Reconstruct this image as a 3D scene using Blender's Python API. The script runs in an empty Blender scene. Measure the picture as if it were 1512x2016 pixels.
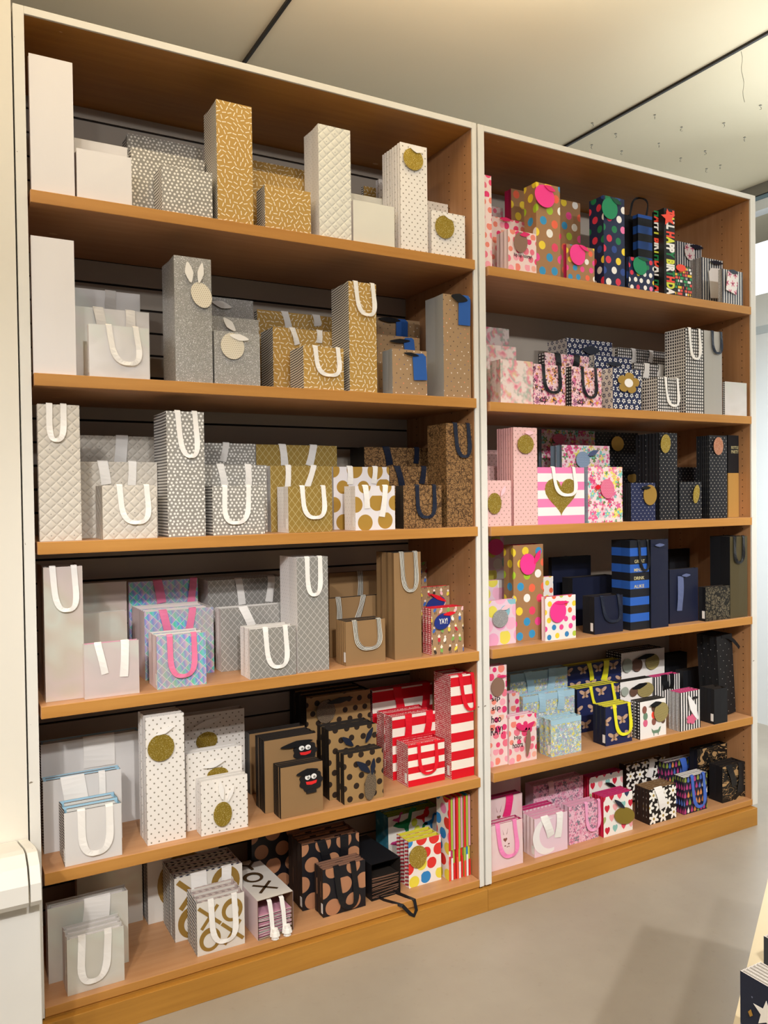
import bpy, math, random
from mathutils import Vector, Matrix
random.seed(7)
C = bpy.context.scene.collection
SC = bpy.context.scene
PI = math.pi

# ------------------------------------------------------------------ camera
cam_d = bpy.data.cameras.new('camera'); cam = bpy.data.objects.new('camera', cam_d); C.objects.link(cam)
SC.camera = cam
FPX = 1601.07
cam_d.sensor_fit = 'VERTICAL'; cam_d.sensor_height = 36.0; cam_d.lens = 36.0 * FPX / 2016.0
cam_d.clip_start = 0.02
_y, _p, _r = math.radians(29.1905), math.radians(-1.0938), math.radians(-0.7358)
_f = Vector((math.sin(_y)*math.cos(_p), math.cos(_y)*math.cos(_p), math.sin(_p)))
_rt = _f.cross(Vector((0, 0, 1))).normalized(); _up = _rt.cross(_f)
_a = math.cos(_r)*_rt + math.sin(_r)*_up; _b = -math.sin(_r)*_rt + math.cos(_r)*_up
M4 = Matrix.Identity(4)
for _i in range(3):
    M4[_i][0] = _a[_i]; M4[_i][1] = _b[_i]; M4[_i][2] = -_f[_i]
M4.translation = Vector((-0.24994, -2.41343, 1.52110))
cam.matrix_world = M4

# ------------------------------------------------------------------ world, exposure
w = bpy.data.worlds.new('room_ambience'); SC.world = w; w.use_nodes = True
bg = w.node_tree.nodes['Background']; bg.inputs[0].default_value = (1.0, 0.95, 0.92, 1); bg.inputs[1].default_value = 0.22
SC.view_settings.view_transform = 'Standard'; SC.view_settings.look = 'None'
SC.view_settings.exposure = -0.27; SC.view_settings.gamma = 1.0; SC.view_settings.use_curve_mapping = False

# ------------------------------------------------------------------ shop spotlights (ceiling track, out of frame), daylight and added fill lights
def spot(x, y, z, tx, ty, tz, watts, angle=95, rad=.05, col=(1, .925, .83), blend=.7):
    d = bpy.data.lights.new('track_and_fill_spot', 'SPOT'); d.energy = watts; d.spot_size = math.radians(angle); d.spot_blend = blend
    d.shadow_soft_size = rad; d.color = col
    o = bpy.data.objects.new('track_and_fill_spot', d); C.objects.link(o); o.location = (x, y, z)
    o.rotation_euler = (Vector((tx, ty, tz)) - Vector((x, y, z))).to_track_quat('-Z', 'Y').to_euler()
def area(x, y, z, tx, ty, tz, sx, sy, watts, col, spread=180):
    d = bpy.data.lights.new('daylight_and_fill', 'AREA'); d.shape = 'RECTANGLE'; d.spread = math.radians(spread); d.size = sx; d.size_y = sy; d.energy = watts; d.color = col
    o = bpy.data.objects.new('daylight_and_fill', d); C.objects.link(o); o.location = (x, y, z)
    o.rotation_euler = (Vector((tx, ty, tz)) - Vector((x, y, z))).to_track_quat('-Z', 'Y').to_euler()
G = dict(A=70, B=240, C=5, D=44, E=104, F=16, G=50, I=0, R=30)   # watts of each group of lamps
WARM = (1, .978, .96)
for _x in (-.5, .7, 1.9, 3.1):
    if G['A']: spot(_x - .7, -3.6, 3.02, _x + .6, 0.1, 1.9, G['A'], 58, .05, WARM)      # track spots three metres from the bookcases
    if G['B']: spot(_x - .75, -3.2, 3.05, _x + .55, 0.1, .10, G['B'], 52, .05, WARM)
for _x in (.1, 1.4, 2.7):
    if G['C']: spot(_x - .5, -1.25, 3.3, _x + .1, 0.05, .6, G['C'], 100, .05, WARM)      # nearer ceiling spots
for _x in (-2.6, -1.5):
    if G['D']: spot(_x, -2.6, 3.05, _x + 2.9, 0.1, .9, G['D'], 75, .05, WARM)        # spots farther along the track, from the left
if G['A']: spot(2.2, -3.3, 3.02, 2.8, .1, 1.85, 70, 48, .05, WARM)  # extra spot added to brighten the right bookcase's upper shelves
spot(-1.7, -2.9, 3.05, .25, .1, .1, 75, 36, .05, WARM)  # extra spot added to lift the dim lower left shelves
if G['E']: area(-.1, -.7, 2.92, -.1, -.7, 3.5, 4.0, 1.3, G['E'], (1, .905, .77))      # unseen warm fill, added to brighten the ceiling
if G['F']: area(3.4, -.5, 2.93, 3.4, -.5, 3.5, 1.6, 1.3, G['F'], (.86, .95, 1))  # unseen cool fill added for the right end of the ceiling
if G['G']: area(4.40, .2, 1.9, 2.6, -1.0, 1.5, 1.4, 1.8, G['G'], (.82, .92, 1))       # daylight from the window
if G['R']: area(3.55, -1.0, 2.5, 4.5, .9, 1.2, .8, .8, G['R'], (.86, .94, 1), 75)       # cool fill added to brighten the right-hand wall
if G['I']: area(1.4, -4.6, 3.3, 1.4, -1.5, 1.0, 4.0, 1.2, G['I'], WARM)               # shop light panels farther back

# ------------------------------------------------------------------ node helpers
def lin(h):
    if isinstance(h, tuple): return h
    h = h.lstrip('#'); o = []
    for i in (0, 2, 4):
        c = int(h[i:i+2], 16)/255; o.append(c/12.92 if c <= .04045 else ((c+.055)/1.055)**2.4)
    return tuple(o) + (1.0,)
class V:
    def __init__(s, nt, k): s.nt = nt; s.k = k
    def m(s, op, o=None, o2=None):
        n = s.nt.nodes.new('ShaderNodeMath'); n.operation = op
        for i, q in enumerate((s, o, o2)):
            if q is None: continue
            if isinstance(q, V): s.nt.links.new(q.k, n.inputs[i])
            else: n.inputs[i].default_value = q
        return V(s.nt, n.outputs[0])
    def __add__(s, o): return s.m('ADD', o)
    __radd__ = __add__
    def __sub__(s, o): return s.m('SUBTRACT', o)
    def __mul__(s, o): return s.m('MULTIPLY', o)
    __rmul__ = __mul__
    def __truediv__(s, o): return s.m('DIVIDE', o)
    def lt(s, o): return s.m('LESS_THAN', o)
    def gt(s, o): return s.m('GREATER_THAN', o)
    def fl(s): return s.m('FLOOR')
    def fr(s): return s.m('FRACT')
    def ab(s): return s.m('ABSOLUTE')
    def mn(s, o): return s.m('MINIMUM', o)
    def mx(s, o): return s.m('MAXIMUM', o)
    def mod(s, o): return s.m('FLOORED_MODULO', o)
    def sq(s): return s.m('MULTIPLY', s)
    def sqrt(s): return s.m('SQRT')
    def sin(s): return s.m('SINE')
    def cos(s): return s.m('COSINE')
    def inv(s): return s.m('MULTIPLY', -1.0).m('ADD', 1.0)
    def __rsub__(s, o): return s.m('MULTIPLY', -1.0).m('ADD', o)
class Mat:
    def __init__(s, name, rough=.5, metal=0.0):
        s.m = bpy.data.materials.new(name); s.m.use_nodes = True; s.nt = s.m.node_tree
        s.b = s.nt.nodes['Principled BSDF']; s.b.inputs['Roughness'].default_value = rough; s.b.inputs['Metallic'].default_value = metal
        s.b.inputs['Specular IOR Level'].default_value = .35
    def uv(s):
        n = s.nt.nodes.new('ShaderNodeUVMap'); sp = s.nt.nodes.new('ShaderNodeSeparateXYZ'); s.nt.links.new(n.outputs[0], sp.inputs[0])
        return V(s.nt, sp.outputs[0]), V(s.nt, sp.outputs[1])
    def obj(s):
        n = s.nt.nodes.new('ShaderNodeTexCoord'); sp = s.nt.nodes.new('ShaderNodeSeparateXYZ'); s.nt.links.new(n.outputs['Object'], sp.inputs[0])
        return [V(s.nt, sp.outputs[i]) for i in range(3)]
    def vec(s, x, y, z=0.0):
        n = s.nt.nodes.new('ShaderNodeCombineXYZ')
        for i, q in enumerate((x, y, z)):
            if isinstance(q, V): s.nt.links.new(q.k, n.inputs[i])
            else: n.inputs[i].default_value = q
        return n.outputs[0]
    def rnd(s, x, y, seed=0.0):
        n = s.nt.nodes.new('ShaderNodeTexWhiteNoise'); n.noise_dimensions = '3D'; s.nt.links.new(s.vec(x, y, seed), n.inputs['Vector'])
        return V(s.nt, n.outputs['Value'])
    def noise(s, vec, scale, detail=3, rough=.55, dist=0.0):
        n = s.nt.nodes.new('ShaderNodeTexNoise'); s.nt.links.new(vec, n.inputs['Vector']); n.inputs['Scale'].default_value = scale
        n.inputs['Detail'].default_value = detail; n.inputs['Roughness'].default_value = rough; n.inputs['Distortion'].default_value = dist
        return V(s.nt, n.outputs[0])
    def voro(s, vec, scale, feat='F1', out='Distance', rnd=1.0):
        n = s.nt.nodes.new('ShaderNodeTexVoronoi'); n.feature = feat; s.nt.links.new(vec, n.inputs['Vector']); n.inputs['Scale'].default_value = scale
        n.inputs['Randomness'].default_value = rnd
        return n.outputs[out]
    def mix(s, a, bb, f):
        n = s.nt.nodes.new('ShaderNodeMix'); n.data_type = 'RGBA'
        for q, i in ((a, 6), (bb, 7)):
            if isinstance(q, (str, tuple)): n.inputs[i].default_value = lin(q)
            else: s.nt.links.new(q, n.inputs[i])
        if isinstance(f, V): s.nt.links.new(f.k, n.inputs[0])
        else: n.inputs[0].default_value = f
        return n.outputs[2]
    def ramp(s, f, cols, interp='CONSTANT', pos=None):
        n = s.nt.nodes.new('ShaderNodeValToRGB'); r = n.color_ramp; r.interpolation = interp
        N = len(cols); P = pos or [i/N if interp == 'CONSTANT' else i/max(1, N-1) for i in range(N)]
        while len(r.elements) < N: r.elements.new(.5)
        for i in range(N): r.elements[i].position = P[i]
        for i in range(N): r.elements[i].color = lin(cols[i])
        s.nt.links.new(f.k, n.inputs[0]); return n.outputs[0]
    def col(s, c):
        if isinstance(c, (str, tuple)): s.b.inputs['Base Color'].default_value = lin(c)
        else: s.nt.links.new(c, s.b.inputs['Base Color'])
        return s
    def bump(s, h, strength=.4, dist=.002):
        n = s.nt.nodes.new('ShaderNodeBump'); n.inputs['Strength'].default_value = strength; n.inputs['Distance'].default_value = dist
        s.nt.links.new(h.k, n.inputs['Height']); s.nt.links.new(n.outputs[0], s.b.inputs['Normal'])
        return s
    def set(s, n, v):
        if isinstance(v, V): s.nt.links.new(v.k, s.b.inputs[n])
        else: s.b.inputs[n].default_value = v
        return s
    def cells(s, u, v, su, sv=None, stag=True, ju=0.0, jv=0.0):
        sv = sv or su
        iy = (v/sv).fl()
        uu = u/su + (iy.mod(2.0)*.5 if stag else 0.0)
        ix = uu.fl()
        fu = (uu - ix - .5)*su; fv = (v/sv - iy - .5)*sv
        if ju: fu = fu - (s.rnd(ix, iy, 3.3) - .5)*ju
        if jv: fv = fv - (s.rnd(ix, iy, 5.7) - .5)*jv
        return ix, iy, fu, fv
def plain(name, c, rough=.5, metal=0.0, **k):
    m = Mat(name, rough, metal).col(c)
    for a, bq in k.items(): m.set(a.replace('_', ' '), bq)
    return m.m
def circ(fu, fv, r): return (fu.sq() + fv.sq()).lt(r*r)
def ell(fu, fv, rx, ry): return ((fu/rx).sq() + (fv/ry).sq()).lt(1.0)
MATS = {}
def mat(n):
    if n not in MATS: MATS[n] = MK[n]()
    return MATS[n]
def P_dots(name, bgc, cols, s, r, stag=True, sv=None, j=0.0, rough=.5, metal=0.0, rv=0.0):
    m = Mat(name, rough, metal); u, v = m.uv(); ix, iy, fu, fv = m.cells(u, v, s, sv, stag, j, j)
    rr = m.rnd(ix, iy, 1.1)*rv + r if rv else r
    d = (fu.sq() + fv.sq()).sqrt()
    fg = m.ramp(m.rnd(ix, iy, 9.1), cols) if len(cols) > 1 else cols[0]
    return m.col(m.mix(bgc, fg, d.lt(rr))).m
def P_sprinkle(name, bgc, fgc, s=.0135, L=.0068, W=.0016, metal=0.0, rough=.5):
    m = Mat(name, rough, metal); u, v = m.uv(); ix, iy, fu, fv = m.cells(u, v, s, s*.9, True, .003, .003)
    a = m.rnd(ix, iy, 2.2)*PI; c, q = a.cos(), a.sin()
    x = fu*c + fv*q; y = fv*c - fu*q
    return m.col(m.mix(bgc, fgc, x.ab().lt(L)*y.ab().lt(W))).m
def P_stripes(name, cols, per, vert=False, slope=0.0, rough=.5, metal=0.0, wob=0.0):
    m = Mat(name, rough, metal); u, v = m.uv(); t = u if vert else v
    if slope: t = t + (v if vert else u)*slope
    if wob: t = t + (m.noise(m.vec(u, v), 220, 2) - .5)*wob
    return m.col(m.ramp((t/per).fr(), cols)).m
def P_lattice(name, bgc, line, per, wd, rough=.35, metal=0.0, kx=1.0):
    m = Mat(name, rough, metal); u, v = m.uv()
    a = (((u*kx + v)/per).fr() - .5).ab().gt(.5 - wd/per/2); b2 = (((u*kx - v)/per).fr() - .5).ab().gt(.5 - wd/per/2)
    return m.col(m.mix(bgc, line, a.mx(b2))).m
def P_quilt(name, c, stud, per=.030, rough=.5):
    m = Mat(name, rough); u, v = m.uv(); a = (u/per + v/per).fr() - .5; b2 = (u/per - v/per).fr() - .5
    hgt = (a*2.0).sq().sq().inv() * (b2*2.0).sq().sq().inv()
    ix, iy, fu, fv = m.cells(u, v, per*2, per, True)
    m.col(m.mix(c, stud, circ(fu, fv, .0015)))
    return m.bump(hgt, .55, .004).m
def P_flower(name, bgc, petal, core, s, r, n=5, rc=.25, j=.0, rough=.5, sv=None, depth=.35):
    m = Mat(name, rough); u, v = m.uv(); ix, iy, fu, fv = m.cells(u, v, s, sv, True, j, j)
    d = (fu.sq() + fv.sq()).sqrt(); a = fv.m('ARCTAN2', fu) + m.rnd(ix, iy, 4.4)*6.0
    pet = d.lt(((a*float(n)).cos()*depth + (1.0 - depth))*r)
    pc = m.ramp(m.rnd(ix, iy, 8.8), petal) if len(petal) > 1 else petal[0]
    return m.col(m.mix(m.mix(bgc, pc, pet), core, d.lt(r*rc))).m
def P_floral(name, base, cols, s=.02, rough=.5, leaf=None):
    """two layers of ragged blossoms and small leaves"""
    m = Mat(name, rough); u, v = m.uv(); out = base
    uu = u + (m.noise(m.vec(u, v), 90, 2) - .5)*.010; vv = v + (m.noise(m.vec(v, u), 90, 2) - .5)*.010
    for k, (ss, rr) in enumerate(((s*1.25, .42), (s*.8, .40), (s*.5, .33))):
        ix, iy, fu, fv = m.cells(uu + k*.37*s, vv + k*.61*s, ss, ss, True, ss*.3, ss*.3)
        d = (fu.sq() + fv.sq()).sqrt(); a = fv.m('ARCTAN2', fu) + m.rnd(ix, iy, 4.4)*6.0
        pet = d.lt(((a*5.0).cos()*.25 + .75)*(rr*ss))
        pc = m.ramp(m.rnd(ix, iy, 8.8 + k), cols)
        out = m.mix(out, pc, pet); out = m.mix(out, m.ramp(m.rnd(ix, iy, 1.8 + k), cols[::-1]), d.lt(ss*.11))
    return m.col(out).m
def P_blot(name, base, cols, scale=26, th=.52, rough=.5):
    m = Mat(name, rough); u, v = m.uv()
    n = m.noise(m.vec(u, v), scale, 2); k = m.noise(m.vec(v + 3.1, u + 1.7), scale*.7, 1)
    c = m.ramp(k, cols, 'LINEAR', [.3 + .4*i/(len(cols)-1) for i in range(len(cols))])
    f = ((n - th)*9.0).m('MINIMUM', 1.0).m('MAXIMUM', 0.0)
    return m.col(m.mix(base, c, f)).m
def P_glitter(name, c1, c2, spark, scale=900, rough=.35, metal=.7):
    m = Mat(name, rough, metal); u, v = m.uv(); vec = m.vec(u, v)
    n = m.nt.nodes.new('ShaderNodeSeparateXYZ'); m.nt.links.new(m.voro(vec, scale, out='Color'), n.inputs[0])
    r = V(m.nt, n.outputs[0]); g = V(m.nt, n.outputs[1])
    m.col(m.mix(m.mix(c1, c2, r), spark, g.gt(.93)))
    return m.bump(r, .6, .002).m
def heartmask(x, y):   # x,y normalised: heart of about unit size
    yy = y - (x.ab().sqrt())*.6
    return (x.sq() + yy.sq()).lt(.55)
def P_hearts(name, bgc, cols, s):
    m = Mat(name); u, v = m.uv(); ix, iy, fu, fv = m.cells(u, v, s, s, True, s*.12, s*.12)
    return m.col(m.mix(bgc, m.ramp(m.rnd(ix, iy, 7.1), cols), heartmask(fu/(s*.42), fv/(s*.42)))).m
def P_drops(name, bgc, cols, s):
    m = Mat(name); u, v = m.uv(); ix, iy, fu, fv = m.cells(u, v, s, s*1.7, True, s*.15, s*.2)
    y = fv/(s*.72)    # teardrop: round below, pointed above
    wd = ((y + 1.0)*y.inv()).m('MAXIMUM', 0.0).sqrt()*((y.inv())*.5)
    return m.col(m.mix(bgc, m.ramp(m.rnd(ix, iy, 7.1), cols), (fu/(s*.40)).ab().lt(wd*1.35))).m
def P_grid(name, line, cell, su, sv, wu, wv, wob=.0012, rough=.5):
    m = Mat(name, rough); u, v = m.uv(); n1 = (m.noise(m.vec(u, v), 160, 1) - .5)*wob*2; n2 = (m.noise(m.vec(v, u), 160, 1) - .5)*wob*2
    ix, iy, fu, fv = m.cells(u + n1, v + n2, su, sv, False)
    return m.col(m.mix(line, cell, fu.ab().lt(wu)*fv.ab().lt(wv))).m
def P_rows(name, bgc, cols, su, sv):      # rows of tiny block lettering, one colour per word
    m = Mat(name, .5); u, v = m.uv(); ix, iy, fu, fv = m.cells(u, v, su, sv, True)
    n = m.rnd((u/(su*.19)).fl(), iy, 3.0).gt(.3)
    return m.col(m.mix(bgc, m.ramp(m.rnd(ix, iy, 5.0), cols), fu.ab().lt(su*.45)*fv.ab().lt(sv*.38)*n)).m
def P_scroll(name, bgc, ink, scale=55, th=.055, rough=.6):
    m = Mat(name, rough); u, v = m.uv(); uu = u + (m.noise(m.vec(u, v), 45, 2) - .5)*.03; vv = v + (m.noise(m.vec(v, u), 45, 2) - .5)*.03
    d = V(m.nt, m.voro(m.vec(uu, vv), scale, 'DISTANCE_TO_EDGE')); n = m.noise(m.vec(u, v), 130, 2)
    a = d.lt(th); b2 = (n - .5).ab().lt(.035)
    return m.col(m.mix(bgc, ink, a.mx(b2))).m
def P_holo(name, amt, base, line, per=.028):
    m = Mat(name, .25, .25); u, v = m.uv()
    ia = ((u + v)/per).fl(); ib = ((u - v)/per).fl(); fa = ((u + v)/per).fr(); fb = ((u - v)/per).fr()
    hue = (fa*.5 + fb*.35 + m.rnd(ia, ib, 1.0)*.35 + m.noise(m.vec(u, v), 9, 2)*1.2).fr()  # rainbow sheen painted as fixed hues in the base colour
    cs = m.ramp(hue, ['#6FE0E6', '#7C9CF0', '#C9A6EC', '#E6C9D9', '#A8EBC4', '#55E3B4', '#6FE0E6'], 'LINEAR')
    c = m.mix(base, cs, (m.noise(m.vec(v, u), 7, 1)*3.2 - .9).m('MAXIMUM', .15).m('MINIMUM', 1.0)*amt)
    a = (fa - .5).ab().gt(.47); b2 = (fb - .5).ab().gt(.47)
    return m.col(m.mix(c, line, a.mx(b2))).m
def P_pearl(name, c, c2):
    m = Mat(name, .33, .25); u, v = m.uv()
    return m.col(m.mix(c, m.ramp((m.noise(m.vec(u, v), 6, 1)*3.0).fr(), [c, c2, c, '#DDE6DA', c], 'LINEAR'), .55)).m
def P_kids(name, bgc):
    m = Mat(name, .55); u, v = m.uv(); ix, iy, fu, fv = m.cells(u, v, .030, .036, True, .007, .007); r1 = m.rnd(ix, iy, 7.7); r2 = m.rnd(ix, iy, 3.2)
    body = ell(fu + (r2 - .5)*fv*1.2, fv + .005, .0058, .0078)
    leg = (fu.ab() - .003).ab().lt(.0011)*(fv + .016).ab().lt(.006)
    hat = (fu.ab()*1.7 + fv - .017).lt(.0)*fv.gt(.006)*r2.gt(.45)
    c = m.mix(bgc, '#2C2622', leg); c = m.mix(c, m.ramp(r1, ['#C8283A', '#F0B8BE', '#3E66B0', '#E8D24A', '#D23A36', '#3A3028', '#F2ECE0', '#7BAA52']), body)
    c = m.mix(c, m.ramp(r2, ['#E8E0C8', '#D84038', '#F0E6C8', '#D0C060']), hat)
    return m.col(m.mix(c, '#F6E3D6', circ(fu, fv - .0065, .0042))).m
def P_motif(name, bgc, cols):
    m = Mat(name, .55); u, v = m.uv(); ix, iy, fu, fv = m.cells(u, v, .030, .016, True, .006, .004); r = m.rnd(ix, iy, 6.1)
    dia = (fu.ab() + fv.ab()).lt(.0024); sqm = circ(fu, fv, .0021); crs = (fu.ab() - fv.ab()).ab().lt(.0008)*fu.ab().lt(.0024)
    k = m.mix(m.mix((0, 0, 0, 1), (1, 1, 1, 1), dia), (0, 0, 0, 1), 0.0)
    f = dia*r.lt(.35) + sqm*r.gt(.35)*r.lt(.75) + crs*r.gt(.75)
    return m.col(m.mix(bgc, m.ramp(m.rnd(ix, iy, 2.9), cols), f.m('MINIMUM', 1.0))).m
def P_bee(name, bgc):
    m = Mat(name, .45); u, v = m.uv(); ix, iy, fu, fv = m.cells(u, v, .092, .066, True); fu = fu/1.75; fv = fv/1.75
    x = fu.ab(); w1 = ell(x*.9 + fv*.43 - .0105, fv*.9 - x*.43 + .0005, .0095, .0046)
    w2 = ell(x*.9 - fv*.43 - .0065, fv*.9 + x*.43 + .0035, .0062, .0034)
    c = m.mix(bgc, '#BE9C82', w1.mx(w2)); bd = ell(fu, fv + .001, .0030, .0078)
    st = (fv/.0034).fr().gt(.5)
    return m.col(m.mix(c, m.mix('#B98A58', '#1A1A24', st), bd)).m
def P_paint(name):
    m = Mat(name, .45); x, y, z = m.obj(); n = m.noise(m.vec(x, y, z), 55, 3); k = m.noise(m.vec(x, y, z), 5, 2)
    return m.col(m.mix(m.mix('#ECE9E1', '#DEDAD0', k), '#8E8474', (n - .745).gt(0.0)*k.gt(.50))).m
def P_tiger(name):
    m = Mat(name, .55); u, v = m.uv(); n = m.noise(m.vec(u*.55, v), 26, 1, .4, 1.6)
    return m.col(m.mix('#B08C5E', '#15120F', (n - .5).ab().lt(.085).mx(n.lt(.40)))).m
def P_paisley(name, bgc, ink): return P_scroll(name, bgc, ink, 60, .07, .5)
def P_wood(name, c1, c2, axis=0, rough=.42, scuff=0):
    m = Mat(name, rough); x, y, z = m.obj(); q = [x, y, z]
    q[axis] = q[axis]*.06
    n = m.noise(m.vec(*q), 42, 4, .6); k = m.noise(m.vec(x, y, z), 3, 2)
    c = m.mix(m.mix(c1, c2, ((n - .35)*2.2).m('MAXIMUM', 0.0).m('MINIMUM', 1.0)), c2, (k - .45).m('MAXIMUM', 0.0))
    if scuff:      # worn chips and scratches in the veneer
        a = V(m.nt, m.voro(m.vec(x*.55, y, z), scuff)).lt(.045)*m.noise(m.vec(x, y, z), 6, 1).gt(.52)
        c = m.mix(c, '#DDB584', a); c = m.mix(c, '#7A5220', V(m.nt, m.voro(m.vec(x*.3 + 7.0, y, z), scuff*.8)).lt(.035)*m.noise(m.vec(z, x, y), 5, 1).gt(.55))
    return m.col(c).m
KRAFT = '#A8845C'; NAVY = '#1B2343'; BLK = '#15161A'; WHT = '#EFEBE4'; GOLD = '#C79A45'; SILV = '#B9B5AB'
CONF = ['#E8486A', '#F2D43C', '#3A96C8', '#F06A4A', '#A8C832', '#F4F0E8', '#F04C96']
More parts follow.
